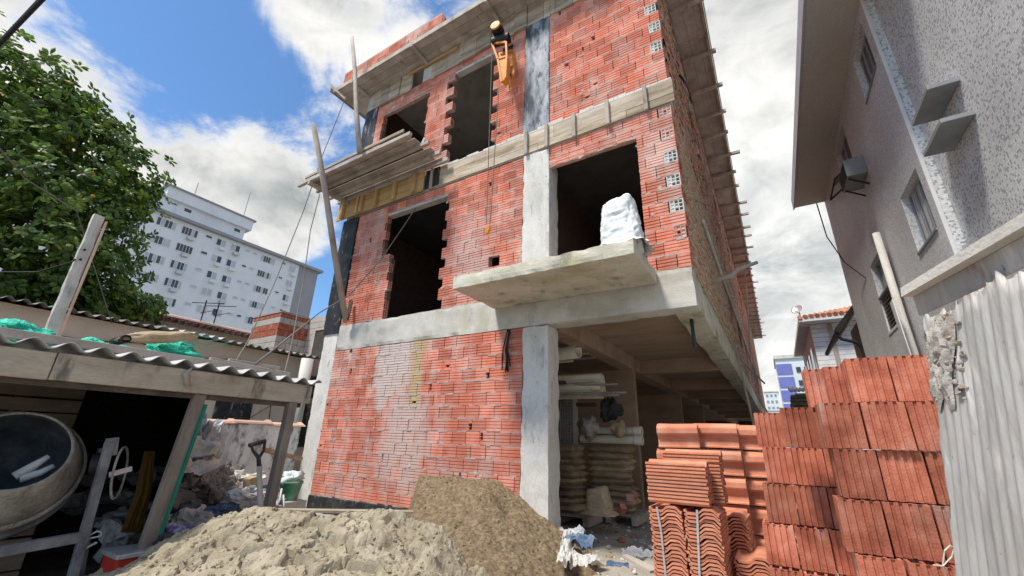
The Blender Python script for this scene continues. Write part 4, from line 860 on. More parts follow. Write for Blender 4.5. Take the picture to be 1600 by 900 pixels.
lump = [(aX(px, py, x), s) for px, py, x, s in ((10, 130, -15, 1.25), (60, 190, -14.5, 1.3), (110, 190, -15.5, .95), (150, 250, -15, 1.15), (60, 290, -14, 1.5), (190, 275, -15.5, .75), (130, 330, -14, 1.2), (188, 330, -15, .75), (20, 380, -14, 1.3), (90, 400, -13.6, 1.15), (152, 400, -14.6, .85), (30, 470, -14, 1.1), (140, 450, -14, .9), (175, 465, -14.6, .7), (215, 485, -14.8, .45), (110, 480, -13.8, .7), (-80, 250, -15, 1.8), (-60, 420, -14.5, 1.6), (10, 105, -15.5, .8), (95, 130, -15.5, .35), (120, 165, -15.2, .5), (220, 310, -15.2, .45), (230, 480, -15, .35), (160, 205, -15.3, .6), (205, 240, -15.4, .35), (-100, 120, -16, 1.5))]
for c, s in lump:
    mid = top.lerp(c, .5)+Vector((0, 0, .3)); tk.tube([top, mid, c], [.12, .07, .02], 6)
tk.build('trunk', M['bark'], tree, smooth=True)
lf = MB()
def leaf(mb, p, d, n, L_, w, m, c):
    s = d.cross(n).normalized()*w; d = d*L_
    mb.add([p, p+d*.35+s*.8-n*.01, p+d*.7+s-n*.02, p+d-n*.03, p+d*.7-s-n*.02, p+d*.35-s*.8-n*.01, p+d*.6+n*.015], [(0, 1, 6), (1, 2, 6), (2, 3, 6), (3, 4, 6), (4, 5, 6), (5, 0, 6)], m, c)
for c, s in lump:
    for sp in range(int(100*s*s)+16):                   # sprays of leaves on the outside of each lump
        v = Vector((r.gauss(0, 1), r.gauss(0, 1), r.gauss(0, 1))).normalized(); q = c+Vector((v.x*s, v.y*s, v.z*s*.8))*(r.uniform(.45, 1.06) if r.random() < .72 else r.uniform(1.0, 1.5))
        ax0 = (v+Vector((0, 0, .5))+Vector((r.uniform(-.6, .6), r.uniform(-.6, .6), r.uniform(-.3, .3)))).normalized()
        e1 = ax0.orthogonal().normalized(); e2 = ax0.cross(e1); tone = r.random()
        for k in range(7):
            a = k*2*math.pi/7+r.uniform(-.4, .4); d = (ax0*r.uniform(.0, .7)+(e1*math.cos(a)+e2*math.sin(a))).normalized()
            nn = (ax0-d*ax0.dot(d)).normalized(); leaf(lf, q+d*.02, d, nn, r.uniform(.11, .22), r.uniform(.036, .06), 2 if r.random() < .008 else (0 if r.random() < .7 else 1), (tone+r.random()*.35) % 1)
cr = lf.build('crown', [M['leaf'], M['leafdark'], M['leafold']], tree, fix=False, kind='stuff')
# ---- light pole of precast concrete
pl = thing('concrete_pole', (-6, 1.05, 0), 'square precast concrete pole with a pale conduit behind the shed roof', 'pole')
MB().rbox(-6.02, -5.95, .985, 1.085, 0, 3.38).build('shaft', M['conc'], pl); MB().tube([(-5.96, 1.1, 1.9), (-5.96, 1.1, 3.33)], .013, 6).build('conduit', M['coping'], pl)
b_ = MB(); [b_.tube([(-5.935, 1.02, 2.95-k*.11), (-5.92, 1.02, 2.95-k*.11)], .012, 6) for k in range(2)]; b_.build('bolt_hole', M['black'], pl, kind='stuff')
# ================================================================== shed
SX = -3.9
M['postwood'] = mat('weathered brown post', [(.13, .1, .08), (.24, .2, .17), (.36, .32, .28)], 4, .9, .5, 40, stretch=(2, 2, .4), rv=.1)
sh = thing('tool_shed', (-4.8, .8, 0), 'dark timber tool shed under corrugated fibre cement sheets at the left', 'shed')
M['fascia'] = mat('stained board', [(.27, .225, .165), (.45, .39, .31), (.56, .51, .42)], 3, .9, .4, 30, stretch=(1, .5, 2), stains=(((.05, .05, .05), 2.2, (1, 2, .5), .58, .68, .8), ((.22, .1, .05), 2.6, (1, 1, 1), .6, .74, .6), ((.5, .5, .48), 5, (1, 1, 2), .62, .72, .6)))
MB().box(SX-.03, SX+.02, -1.2, .74, 1.475, 1.645).build('fascia_board', M['fascia'], sh, bevel=.006); MB().box(SX-.028, SX+.018, .745, 2.56, 1.478, 1.65).build('fascia_board', M['fascia'], sh, bevel=.006)
MB().box(SX-.09, SX-.031, -1.2, 2.5, 1.44, 1.50).build('beam', M['wooddark'], sh)
y = -1.2
while y < 2.4:
    yb = min(y+.83, 2.57); back = -5.75 if y < 1.3 else -4.75
    wave_sheet(SX+.055+rnd.uniform(-.02, .02), back, 1.685+rnd.uniform(-.006, .006), 1.685+(SX-back)*.015, y, yb+.06, .165, .026, .007).build('roof_sheet', M['fibre'], sh); y += .825
MB().bar((SX+.0, 2.385, 1.475), (SX+.0, 2.36, 0), .075, .075, up=(1, 0, 0)).build('post', M['postwood'], sh, bevel=.005)
fp = MB().bar((SX-.03, 1.62, 1.475), (SX-.03, 1.52, 0), .085, .06, up=(1, 0, 0)).build('post', M['postwood'], sh, bevel=.005)
MB().bar((SX+.012, 1.664, 1.40), (SX+.012, 1.572, .1), .018, .03, up=(1, 0, 0)).build('green_edging', mat('green strip', [(.01, .13, .085), (.02, .2, .13)], 6, .6, .1), sh)
M['plankbrown'] = mat('brown shed planks', [(.12, .085, .065), (.24, .18, .14), (.34, .27, .22)], 4, .9, .5, 40, stretch=(1, .4, 2), rv=.25); M['shadewood'] = mat('boards with shade painted in', [(.02, .017, .014), (.045, .038, .03)], 4, .9, .3, 30)  # the second material carries the shed's inner shade in its colour
for k in range(13): z = .02+k*.118; MB().box(-5.32-rnd.uniform(0, .02), -5.29, -2.2, 1.28, z, z+.108-rnd.uniform(0, .012)).build('plank', M['plankbrown'], sh)
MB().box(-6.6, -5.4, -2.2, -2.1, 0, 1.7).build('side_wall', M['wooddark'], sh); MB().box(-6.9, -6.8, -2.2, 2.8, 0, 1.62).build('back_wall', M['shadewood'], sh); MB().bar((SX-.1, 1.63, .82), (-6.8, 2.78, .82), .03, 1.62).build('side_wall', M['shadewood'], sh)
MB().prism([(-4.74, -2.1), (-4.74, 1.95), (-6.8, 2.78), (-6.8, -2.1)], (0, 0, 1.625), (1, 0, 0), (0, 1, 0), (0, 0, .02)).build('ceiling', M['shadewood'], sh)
MB().box(-6.6, -4.2, 1.2, 2.4, -.02, .045).build('floor', M['wooddark'], sh)
# things on the shed roof
for (lab, pts, w, h) in (('long grey timber beam lying along the shed roof', ((-4.2, -1.2, 1.765), (-4.22, 1.9, 1.765)), .06, .06), ('short grey timber lying at the far end of the shed roof', ((-4.25, 1.75, 1.80), (-4.15, 2.45, 1.755)), .06, .045), ('dark board on top of the far shed roof', ((-4.35, 1.95, 1.84), (-4.3, 2.42, 1.83)), .05, .025)):
    o = MB().bar(pts[0], pts[1], w, h).build('timber_beam' if 'board' not in lab else 'roof_board', M['woodgrey'], bevel=.004); tag(o, lab, 'timber')
M['net'] = mat('green net', [(.01, .42, .28), (.04, .62, .44), (.16, .74, .58)], 14, .6, .9, 60, bdist=.02)
def crumple(c, size, seed, res=22, amp=.28, freq=2.3, flat=0, sharp=1.0, rot=0):
    mb = MB(); c = Vector(c); nu, nv = res*2, res; o = Vector((seed*7.3, seed*3.1, seed*1.7)); rm = Matrix.Rotation(rot, 3, 'Z')
    for j in range(nv+1):
        th = math.pi*j/nv
        for i in range(nu):
            ph = 2*math.pi*i/nu; d = Vector((math.sin(th)*math.cos(ph), math.sin(th)*math.sin(ph), math.cos(th)))
            n_ = noise.ridged_multi_fractal(d*freq+o, 1.0, 2.1, 4, 1.0, 2.0)*.5*sharp+noise.noise(d*1.3+o)*.8
            p = d*(1+amp*(n_-.6)); p = Vector((p.x*size[0], p.y*size[1], p.z*size[2]))
            if flat and p.z < -size[2]*flat: p.z = -size[2]*flat
            mb.v.append(c+rm @ p)
    for j in range(nv):
        for i in range(nu): mb.f.append([j*nu+i, j*nu+(i+1) % nu, (j+1)*nu+(i+1) % nu, (j+1)*nu+i]); mb.m.append(0); mb.c.append(0)
    return mb
for (lab, c, s, sd_) in (('bright green crumpled net bundle left of the concrete pole', (-4.55, .62, 1.80), (.17, .22, .09), 1), ('small bright green net bundle just right of the concrete pole', (-4.5, 1.02, 1.80), (.1, .1, .06), 2), ('long flat green net bundle in the middle of the shed roof', (-4.5, 1.24, 1.79), (.1, .2, .05), 3), ('large bright green net bundle under the tan sack', (-4.45, 1.55, 1.83), (.12, .2, .11), 4)):
    o = crumple(c, s, sd_, 22, .5, 3.2).build('green_net', M['net'], smooth=True); tag(o, lab, 'net bundle')
st_ = MB(); r = random.Random(4)
for k in range(14):
    p = Vector((-4.42, 1.6+r.uniform(-.15, .1), 1.86)); q = p+Vector((r.uniform(-.1, .05), r.uniform(.0, .35), r.uniform(.0, .2))); st_.tube([p, p.lerp(q, .5)+Vector((0, 0, r.uniform(0, .08))), q], .003, 4)
o = st_.build('green_fibres', M['net'], kind='stuff')
M['tan'] = mat('tan sack', [(.26, .18, .1), (.44, .34, .21), (.52, .43, .3)], 7, .9, .7, 40)
o = crumple((-4.3, 1.38, 1.93), (.06, .27, .05), 9, 22, .3, 2.2).build('tan_sack', M['tan'], smooth=True); o.rotation_euler = (.28, 0, 0); tag(o, 'rolled tan sack lying on the shed roof above the green net', 'sack')
o = MB().lathe([(.001, 0), (.033, 0), (.033, .25), (.026, .25), (.026, .03), (.001, .03)], (-4.5, 1.145, 1.86), (1, .0, 0), 16).build('black_tube', M['black']); tag(o, 'open end of a black tube among the green nets', 'tube')
rb = MB(); rb.tube([aX(300, 575, -3.86), aX(290, 584, -3.855), aX(294, 604, -3.86)], [.008, .02, .018], 8); o = rb.build('rag', M['plaster'], smooth=True); tag(o, 'pale rag hanging over the shed fascia board', 'rag')
# ---- concrete mixer
M['mixer'] = mat('cement caked drum', [(.16, .145, .125), (.34, .315, .28), (.5, .47, .43)], 6, .95, 1.0, 30, stains=(((.5, .48, .45), 7, (1, 1, 1), .58, .72, .6), ((.1, .085, .07), 4, (1, 1, 1), .6, .75, .6)), bdist=.035)
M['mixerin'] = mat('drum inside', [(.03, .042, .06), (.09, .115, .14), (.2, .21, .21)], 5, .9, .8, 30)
M['mixsteel'] = mat('mixer frame', [(.07, .07, .08), (.16, .16, .165), (.3, .3, .3)], 7, .8, .4, 60)
mx_ = thing('concrete_mixer', (-4.4, .85, 0), 'old concrete mixer with cement caked drum tilted towards the yard under the shed', 'concrete mixer')
dc = Vector((-4.42, .80, .93)); dax = Vector((.86, -.03, .5)).normalized()
MB().lathe([(.16, -.5), (.26, -.46), (.385, -.2), (.395, -.03), (.385, .02), (.33, .14), (.285, .225), (.27, .25), (.262, .252), (.255, .245)], dc, dax, 56).build('drum', M['mixer'], mx_, smooth=True)
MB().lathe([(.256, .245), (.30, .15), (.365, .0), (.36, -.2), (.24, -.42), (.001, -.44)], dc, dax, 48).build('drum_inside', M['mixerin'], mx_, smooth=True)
MB().lathe([(.398, -.02), (.412, -.01), (.412, .02), (.392, .03)], dc, dax, 56).build('drum_band', M['mixer'], mx_, smooth=True)
MB().lathe([(.39, -.13), (.425, -.12), (.425, -.085), (.39, -.075)], dc, dax, 56).build('ring_gear', M['mixsteel'], mx_)
bl = MB(); pb = lambda px, py, x=-4.28: aX(px, py, x)
bl.tube([pb(22, 745), pb(52, 728), pb(76, 713)], [.03, .026, .016], 8); bl.tube([pb(30, 748), pb(62, 739), pb(84, 728)], [.03, .024, .016], 8); bl.build('mixing_blade', mat('cement coated steel', [(.5, .52, .53), (.66, .68, .69)], 9, .9, .6, 40), mx_, smooth=True)
def pm_(px, py, x=-4.1): return aX(px, py, x)
MB().bar(pm_(172, 690), pm_(112, 905), .05, .05, up=(1, 0, 0)).build('leg', M['mixsteel'], mx_, bevel=.004); MB().bar(pm_(-60, 872), pm_(133, 838), .055, .06).build('cross_arm', M['mixsteel'], mx_, bevel=.004)
MB().bar(pm_(122, 905, -4.6), pm_(160, 700, -4.6), .05, .05, up=(1, 0, 0)).build('leg', M['mixsteel'], mx_, bevel=.004)
MB().bar(pm_(172, 712), pm_(176, 684), .07, .03, up=(1, 0, 0)).build('yoke', M['mixsteel'], mx_, bevel=.004)
MB().lathe([(.001, -.03), (.07, -.03), (.075, 0), (.07, .06), (.001, .06)], pm_(152, 725, -4.2), (.45, 1, .1), 20).build('bearing', M['black'], mx_)
hw = MB(); hc = pm_(187, 738, -4.12); hn = Vector((.55, 1, .12)).normalized(); e1 = hn.orthogonal().normalized(); e2 = hn.cross(e1); R_ = .172
hw.tube([hc+(e1*math.cos(k*math.pi/20)+e2*math.sin(k*math.pi/20))*R_ for k in range(41)], .008, 6, caps=False)
h_ = hw.build('hand_wheel', M['mixer'], mx_, smooth=True); MB().bar(pm_(170, 742, -4.12), pm_(206, 732, -4.12), .012, .035).build('spoke', M['alu'], h_)
lo = MB(); lo.tube([pm_(136, 838), pm_(152, 830), pm_(159, 832), pm_(157, 838), pm_(137, 842)], .007, 6); lo.build('latch_loop', M['alu'], mx_, smooth=True); MB().bar(pm_(130, 858), pm_(151, 847), .02, .012).build('lever', M['alu'], mx_)
# ---- inside and beside the shed
ye = MB(); r = random.Random(8)
for k in range(9):
    y0 = 1.30+.012*k; ye.tube([aX(228+k*1.5, 705, -4.9), aX(216+k*2, 770, -4.9)+Vector((r.uniform(-.02, .02), 0, 0)), aX(192+k*3, 832, -4.88)], [.015, .02, .018], 6)
o = ye.build('yellow_raincoat', mat('ochre oilskin', [(.15, .08, .014), (.24, .13, .025)], 5, .6, .4, 20), smooth=True); tag(o, 'ochre yellow oilskin hanging in the dark shed doorway', 'raincoat')
fr_ = MB(); q = [aX(160, 862, -4.5), aX(166, 833, -4.5), aX(182, 829, -4.5)]; [fr_.bar(a, b, .02, .01, up=(1, 0, 0)) for a, b in zip(q, q[1:])]; q = [aX(160, 862, -4.5), aX(194, 853, -4.5), aX(198, 837, -4.5)]; [fr_.bar(a, b, .012, .01, up=(1, 0, 0)) for a, b in zip(q, q[1:])]
o = fr_.build('metal_stand', M['alu']); tag(o, 'bent light metal stand on the floor of the shed doorway', 'stand')
rc = thing('red_crate', (-3.85, 1.35, 0), 'red plastic crate with pale rim half buried in sand at the shed door', 'crate')
c0, c1 = aX(186, 868, -3.85), aX(238, 865, -3.85)
MB().box(-4.1, -3.85, c0.y, c1.y, .1, c0.z-.025).build('body', mat('red plastic', [(.4, .03, .02), (.5, .05, .03)], 9, .45, .2, 60), rc, bevel=.01); rm_ = MB(); rm_.box(-4.12, -3.83, c0.y-.015, c1.y+.015, c0.z-.024, c0.z+.005); rm_.build('rim', M['alu'], rc, bevel=.005)
# ---- rubbish heap between the shed and the boundary wall
M['rag'] = mat('grey rags', [(.17, .18, .195), (.36, .375, .39), (.6, .61, .61)], 2.4, .95, .8, 30, rv=.45, cont=1.4); M['paper'] = mat('brown paper sack', [(.2, .18, .16), (.3, .27, .25), (.4, .365, .34)], 4, .9, .6, 30); M['canvas'] = mat('pale canvas', [(.42, .42, .39), (.6, .6, .565), (.7, .7, .67)], 5, .9, .7, 30)
M['bluerag'] = mat('blue rag', [(.04, .07, .14), (.1, .16, .26), (.3, .33, .36)], 4, .9, .6, 30); M['violet'] = mat('violet printed sack', [(.05, .03, .14), (.12, .08, .22), (.5, .48, .52)], 7, .6, .6, 30, cont=1.6); M['dark'] = mat('dark plastic', [(.02, .02, .022), (.06, .06, .065)], 4, .7, .6, 30)
r = random.Random(21); rh = MB()
def hz(x, y): return max(0, .86-.5*abs(x+6.4)**1.2*.55-.28*abs(y-2.5)**1.5)
for k in range(230):
    x, y = r.uniform(-7.2, -4.6), r.uniform(1.75, 4.0); s = r.uniform(.05, .14); z = hz(x, y)*r.uniform(.55, 1); t = crumple((x, y, z), (s*r.uniform(.7, 1.5), s*r.uniform(.7, 1.5), s*r.uniform(.4, .9)), r.random()*50, 7, .7, 1.8, rot=r.random()*3)
    mi = r.choice((0, 0, 0, 0, 0, 0, 0, 1, 1, 2, 3, 4)); b = len(rh.v); rh.v += t.v; rh.f += [[i+b for i in f] for f in t.f]; rh.m += [mi]*len(t.f); c_ = r.random(); rh.c += [c_]*len(t.f)
o = rh.build('rubbish_heap', [M['rag'], M['dark'], M['canvas'], M['bluerag'], M['paper']], smooth=False, kind='stuff'); tag(o, 'heap of grey rags, sacks and rubble between the shed and boundary wall', 'rubbish heap', kind='stuff')
def drape(corners, n, m, amp, seed, nm, lab, cat, fr=3.0, hang=0):
    mb = MB(); A_, B_, C_, D_ = [Vector(c) for c in corners]; N_ = (B_-A_).cross(D_-A_).normalized(); o_ = Vector((seed*5.1, seed*2.3, 0))
    for j in range(n+1):
        for i in range(n+1):
            u, v = i/n, j/n; e = Vector((u*fr, v*fr, 0))+o_; uu = min(1, max(0, u+.06*noise.noise(e*1.7+Vector((0, 0, 3))))); vv = min(1, max(0, v+.06*noise.noise(e*1.7+Vector((0, 0, 9)))))
            p = A_.lerp(B_, uu).lerp(D_.lerp(C_, uu), vv); mb.v.append(p+N_*amp*(noise.ridged_multi_fractal(e, 1, 2, 3, 1, 2)-.8+noise.noise(e*.6)*1.2)+Vector((0, 0, -hang*4*(u-.5)**2)))
    for j in range(n):
        for i in range(n): a = j*(n+1)+i; mb.f.append([a, a+1, a+n+2, a+n+1]); mb.m.append(0); mb.c.append(0)
    o = mb.build(nm, m, smooth=nm == 'canvas_sheet'); s_ = o.modifiers.new('thick', 'SOLIDIFY'); s_.thickness = .006; tag(o, lab, cat); return o
P5 = lambda px, py, x: aX(px, py, x)
drape([P5(315, 742, -5.2), P5(362, 720, -5.35), P5(375, 760, -5.15), P5(350, 782, -5.05)], 26, M['paper'], .06, 2, 'paper_sack', 'brown paper cement sack spread open on top of the rubbish heap', 'sack')
drape([P5(288, 722, -5.4), P5(345, 715, -5.7), P5(340, 738, -5.3), P5(283, 738, -5.2)], 22, M['canvas'], .05, 3, 'canvas_sheet', 'pale canvas sheet crumpled across the rubbish heap by the shed post', 'sheet')
drape([P5(365, 735, -6.2), P5(415, 738, -6.6), P5(418, 745, -6.2), P5(372, 752, -5.9)], 18, M['canvas'], .04, 5, 'canvas_sheet', 'pale canvas strip lying behind the brown paper sack', 'sheet')
drape([P5(303, 650, -5.6), P5(338, 668, -5.7), P5(342, 712, -5.5), P5(298, 712, -5.4)], 26, M['canvas'], .07, 6, 'canvas_sheet', 'greyish canvas bundle hanging beside the green edged shed post', 'sheet')
o = crumple(P5(312, 700, -5.7), (.16, .18, .34), 31, 15, .8, 2.6).build('rag_bundle', M['rag'], smooth=False); tag(o, 'tall bundle of grey rags leaning on the shed side', 'rags')
o = crumple(P5(308, 730, -5.75), (.2, .22, .2), 33, 22, .6, 2.0).build('rag_bundle', M['canvas'], smooth=False); tag(o, 'dull canvas rags under the hanging bundle', 'rags')
o = MB().bar(P5(393, 745, -5.5), P5(391, 778, -5.5), .13, .12, up=(1, .3, 0)).build('broken_brick', M['tan'], bevel=.015); tag(o, 'broken tan brick standing on end beside the shovel shaft', 'brick')
for (lab, px, py, x, s, m_, sd_) in (('violet printed cement sack slumped against the shed post', 272, 843, -3.95, (.1, .12, .09), 'violet', 41), ('dark violet plastic sack under the printed sack', 255, 858, -3.9, (.1, .1, .1), 'dark', 42), ('blue rag in the middle of the rubbish heap', 345, 800, -5.0, (.1, .17, .07), 'bluerag', 43), ('second blue rag at the shovel side of the heap', 388, 812, -4.7, (.08, .12, .06), 'bluerag', 44), ('grey crumpled sack low in the rubbish heap', 300, 812, -4.6, (.12, .15, .1), 'rag', 45), ('grey stiff sack right of the blue rag', 385, 775, -5.0, (.12, .16, .1), 'rag', 46)):
    o = crumple(P5(px, py, x), s, sd_, 15, .75, 2.6).build('crumpled_sack', M[m_], smooth=False); tag(o, lab, 'sack')
pv = MB().lathe([(.001, 0), (.045, 0), (.05, .01), (.05, .12), (.056, .13), (.056, .16), (.048, .16), (.044, .02)], P5(310, 836, -3.85), (.3, .55, .15), 18).build('white_pot', M['paintwhite'], smooth=True); tag(pv, 'white plastic pot lying on its side at the sand edge', 'pot')
sv = thing('shovel', (-3.75, 2.05, .4), 'shovel standing in the sand with grey shaft and dark D handle', 'shovel')
a0, a1 = aX(407, 805, -3.72), aX(405, 728, -3.74)
MB().tube([a0-Vector((0, 0, .3)), a0, a1], [.024, .024, .02], 10).build('shaft', M['woodgrey'], sv, smooth=True)
hd = MB(); hp = lambda px, py: aX(px, py, -3.74); hd.tube([hp(405, 730), hp(404, 715), hp(395, 704), hp(392, 692)], [.019, .017, .011, .012], 8); hd.tube([hp(404, 716), hp(412, 704), hp(414, 690)], [.014, .011, .012], 8); hd.tube([hp(389, 696), hp(415, 689)], .017, 8); hd.build('grip', M['tarheavy'], sv, smooth=True)
o = MB().bar(aX(410, 702, -4.6), aX(470, 717, -5.6), .05, .04).build('wood_stake', M['tan']); tag(o, 'short brown wooden stake stuck out behind the shed post', 'stake')
bk = thing('green_bucket', (-5.6, 3.6, .4), 'green bucket caked with cement holding white plastic rags by the column', 'bucket')
kb_ = aX(450, 783, -5.6); kt = aX(452, 752, -5.6)
MB().box(kb_.x-.16, kb_.x+.16, kb_.y-.16, kb_.y+.16, 0, kb_.z+.01).build('stand', M['conc'], bk)
ht = kt.z-kb_.z; MB().lathe([(.001, .01), (.1, .01), (.135, ht-.03), (.145, ht-.03), (.145, ht), (.128, ht), (.095, .02), (.001, .02)], kb_, (0, 0, 1), 22).build('body', mat('green plastic', [(.04, .2, .1), (.1, .33, .2), (.4, .42, .38)], 5, .6, .3, 40, cont=1.3), bk, smooth=True)
crumple((kb_.x, kb_.y, kt.z+.03), (.13, .14, .09), 51, 18, .6, 2.4).build('plastic_rags', mat('white plastic film', [(.5, .6, .6), (.7, .78, .77)], 6, .4, .5, 20), bk, smooth=True)
wc = MB(); r = random.Random(9); 
for k in range(7): p = aX(438, 770, -5.4)+Vector((r.uniform(-.05, .05), r.uniform(-.1, .08), r.uniform(-.1, .1))); wc.tube([p, p+Vector((.02, r.uniform(-.05, .05), -.12)), p+Vector((.05, r.uniform(-.1, .1), -.28))], .012, 5)
o = wc.build('white_hose', M['paintwhite'], smooth=True); tag(o, 'tangle of thin white hose hanging beside the green bucket', 'hose')
# ================================================================== sand
M['sandpale'] = mat('pale damp sand', [(.26, .22, .15), (.38, .33, .235), (.49, .435, .33)], 4, .97, 1.0, 130, stains=(((.25, .2, .13), 3, (1, 1, 1), .58, .74, .5),), fine=.2, bdist=.008)
M['sandbrown'] = mat('coarse brown sand', [(.115, .083, .05), (.23, .172, .106), (.37, .29, .19)], 22, .97, 1.0, 110, fine=.35, bdist=.012)
ES, ET = Vector((.848, .53, 0)), Vector((-.53, .848, 0))
KP = [(-3.4, .0), (-3.15, .03), (-2.94, .11), (-2.65, .25), (-2.36, .40), (-2.18, .485), (-1.95, .55), (-1.8, .565), (-1.2, .575), (-.74, .58), (-.66, .54), (-.46, .48), (-.23, .29), (.1, .08), (.3, .0)]
def lin(K, x):
    if x <= K[0][0]: return K[0][1]
    for (a, p), (b, q) in zip(K, K[1:]):
        if x < b: return p+(q-p)*(x-a)/(b-a)
    return K[-1][1]
def sand_h(s, t):
    h = lin(KP, s+.10*nz((s, t, 0), 1.6, 3)); d = 3.41-t
    if d < 0: return h-(-d)*1.1+.02*nz((s*4, t*4, 1), 1, 3)
    base = h-.19*min(d, 1.2)-.5*max(0, d-1.2)
    # broken crust: ledges with ragged lips
    for (d0, st, sd_) in ((.10, .05, 1), (.34, .085, 2), (.62, .06, 3)):
        e = d-d0-.14*noise.noise(Vector((s*2.6, sd_*9.1, 0)))-.05*noise.noise(Vector((s*11, t*6, sd_))); w = max(0, noise.noise(Vector((s*1.3, sd_*4.2, 7)))+.35)
        base -= st*min(1, w*1.6)*(1/(1+math.exp(-e*70))-.5)-st*.25
        if 0 < e < .07: base -= st*w*.35*(1-e/.07)
    rough = min(1, .35+abs(nz((s*.9, t*.9, 4), 1, 2))*2.2)
    # dried crust near the crest, cracked into plates that have slipped a little
    cw = max(0, min(1, (.62-abs(d-.28))*3))*max(0, min(1, (s+2.05)*4))*max(0, min(1, (-.62-s)*5))
    if cw > 0:
        wx = s*3.6+.35*noise.noise(Vector((s*5, t*5, 1)))+.10*noise.noise(Vector((s*17, t*17, 2))); wy = t*6.2+.35*noise.noise(Vector((s*5, t*5, 7)))+.10*noise.noise(Vector((s*17, t*17, 9)))
        ds, ps = noise.voronoi(Vector((wx, wy, 0)))[:2]; q = ps[0]; hsh = noise.noise(Vector((q.x*13.1, q.y*7.7, 3.3))); gap = ds[1]-ds[0]
        if hsh > -.12: base += cw*(.03*min(1, gap*9)+.035*max(0, hsh)+(wy-q.y)*.012); rough *= .75
        base -= cw*.045*max(0, 1-gap*11)
    vd = noise.voronoi(Vector((s*9+.3*nz((s*7, t*7, 0)), t*9, 0)))[0]; vf = noise.voronoi(Vector((s*27, t*27, 3)))[0]
    base += (.030*(.45-vd[0])*rough+.012*(.5-vf[0])*rough)*(1 if d > .02 else .3)
    return base+.030*nz((s*5, t*5, 2), 1, 5)*rough+.017*nz((s*19, t*19, 5), 1, 4)*(.3+rough)+.008*noise.noise(Vector((s*46, t*46, 8)))
def height_mesh(f, O, U, V, u0, u1, v0, v1, du, floor=-.05):
    mb = MB(); nu, nv = int((u1-u0)/du), int((v1-v0)/du)
    for j in range(nv+1):
        for i in range(nu+1):
            u, v = u0+(u1-u0)*i/nu, v0+(v1-v0)*j/nv; p = O+U*u+V*v; p = Vector((p.x, p.y, max(floor, f(u, v)))); mb.v.append(p)
    for j in range(nv):
        for i in range(nu): a = j*(nu+1)+i; mb.f.append([a, a+1, a+nu+2, a+nu+1]); mb.m.append(0); mb.c.append(0)
    return mb
def clods(mb, n, pos, smin, smax, seed):
    r = random.Random(seed)
    for k in range(n):
        p = pos(r); s = smin+(smax-smin)*r.random()**3; ax = Vector((r.uniform(-1, 1), r.uniform(-1, 1), r.uniform(-1, 1))); b = len(mb.v)
        mb.lathe([(.001, -s*.6), (s*r.uniform(.7, 1), -s*.25), (s*r.uniform(.7, 1.1), s*.25), (.001, s*.6)], p, ax, 6)
        for i in range(b, len(mb.v)): mb.v[i] += Vector((r.uniform(-1, 1), r.uniform(-1, 1), r.uniform(-1, 1)))*s*.25
hp_ = height_mesh(sand_h, Vector((0, 0, 0)), ES, ET, -3.5, .35, 1.75, 4.0, .011)
def spot(r):
    s, t = r.uniform(-3.2, -.1), 1.9+1.5*r.random(); p = ES*s+ET*t; return Vector((p.x, p.y, sand_h(s, t)+.002))
clods(hp_, 2600, spot, .003, .020, 3)
o = hp_.build('sand_heap', M['sandpale'], smooth=False); tag(o, 'pale damp sand heap with broken crust in front of the brick building', 'sand heap')
def brown_h(x, y):
    lf_ = -.93*y+.06; cx = min(max(x, lf_), max(-3.1, lf_)); dx = x-cx; dy = y-4.42
    fall = 3.2*max(0, -dx-.02)+.52*max(0, dx); front = .40*max(0, -dy)
    h = .70-math.hypot(fall, front)+.03*nz((x*2, y*2, 1), 1, 3)
    h -= .10*math.exp(-((x+2.72)**2+(y-4.42)**2)/.012)
    return h+.03*nz((x*7, y*7, 3), 1, 5)+.012*nz((x*30, y*30, 6), 1, 3)
hb = height_mesh(brown_h, Vector((0, 0, 0)), Vector((1, 0, 0)), Vector((0, 1, 0)), -4.6, -1.5, 2.6, 4.84, .0135)
def spot2(r):
    x, y = r.uniform(-4.1, -1.8), r.uniform(2.9, 4.7); return Vector((x, y, brown_h(x, y)))
clods(hb, 1500, spot2, .003, .016, 6)
o = hb.build('brown_sand_heap', M['sandbrown'], smooth=False); tag(o, 'coarse brown sand heap piled against the brick wall and pillar', 'sand heap')
o = MB().bar(aX(418, 797, -3.5), aY(645, 800, 2.95), .09, .018).build('buried_board', M['sandpale']); tag(o, 'sand covered board edge along the crest of the pale heap', 'board')
# ================================================================== things on and around the building
# wooden platform hung at second floor level
pf = thing('work_platform', (-5.8, 4.2, 5.85), 'weathered timber work platform jutting out under the upper left window', 'platform')
# PL = [aZ(482, 287, 5.86), aZ(630, 214, 5.86), aZ(683, 258, 5.86), aZ(540, 318, 5.86)]
for k in range(6): y0 = 3.87+k*.157; MB().box(-7.4+rnd.uniform(-.06, .06), -4.6+rnd.uniform(-.08, .1), y0+.004, y0+.150, 6.022, 6.047).build('plank', M['woodgrey' if k != 2 else 'wooddark'], pf, bevel=.003)
for k, y0 in enumerate((3.88, 4.2, 4.5, 4.72)): MB().bar((-7.5 if k else -7.65, y0, 5.986), (-4.5+.12*(k > 0), y0, 5.986), .06, .07).build('bearer', M['woodgrey'], pf, bevel=.004)
for x in (-7.05,): MB().bar((x-.2, 3.85, 5.917), (x-.15, 4.76, 5.91), .08, .07).build('cross_bearer', M['woodgrey'], pf, bevel=.004)
MB().bar((-7.4, 3.85, 6.075), (-4.65, 3.85, 6.09), .03, .06).build('edge_board', M['wood'], pf, bevel=.004); MB().bar((-7.35, 3.98, 6.07), (-4.75, 4.02, 6.075), .12, .03).build('loose_plank', M['woodgrey'], pf, bevel=.004)
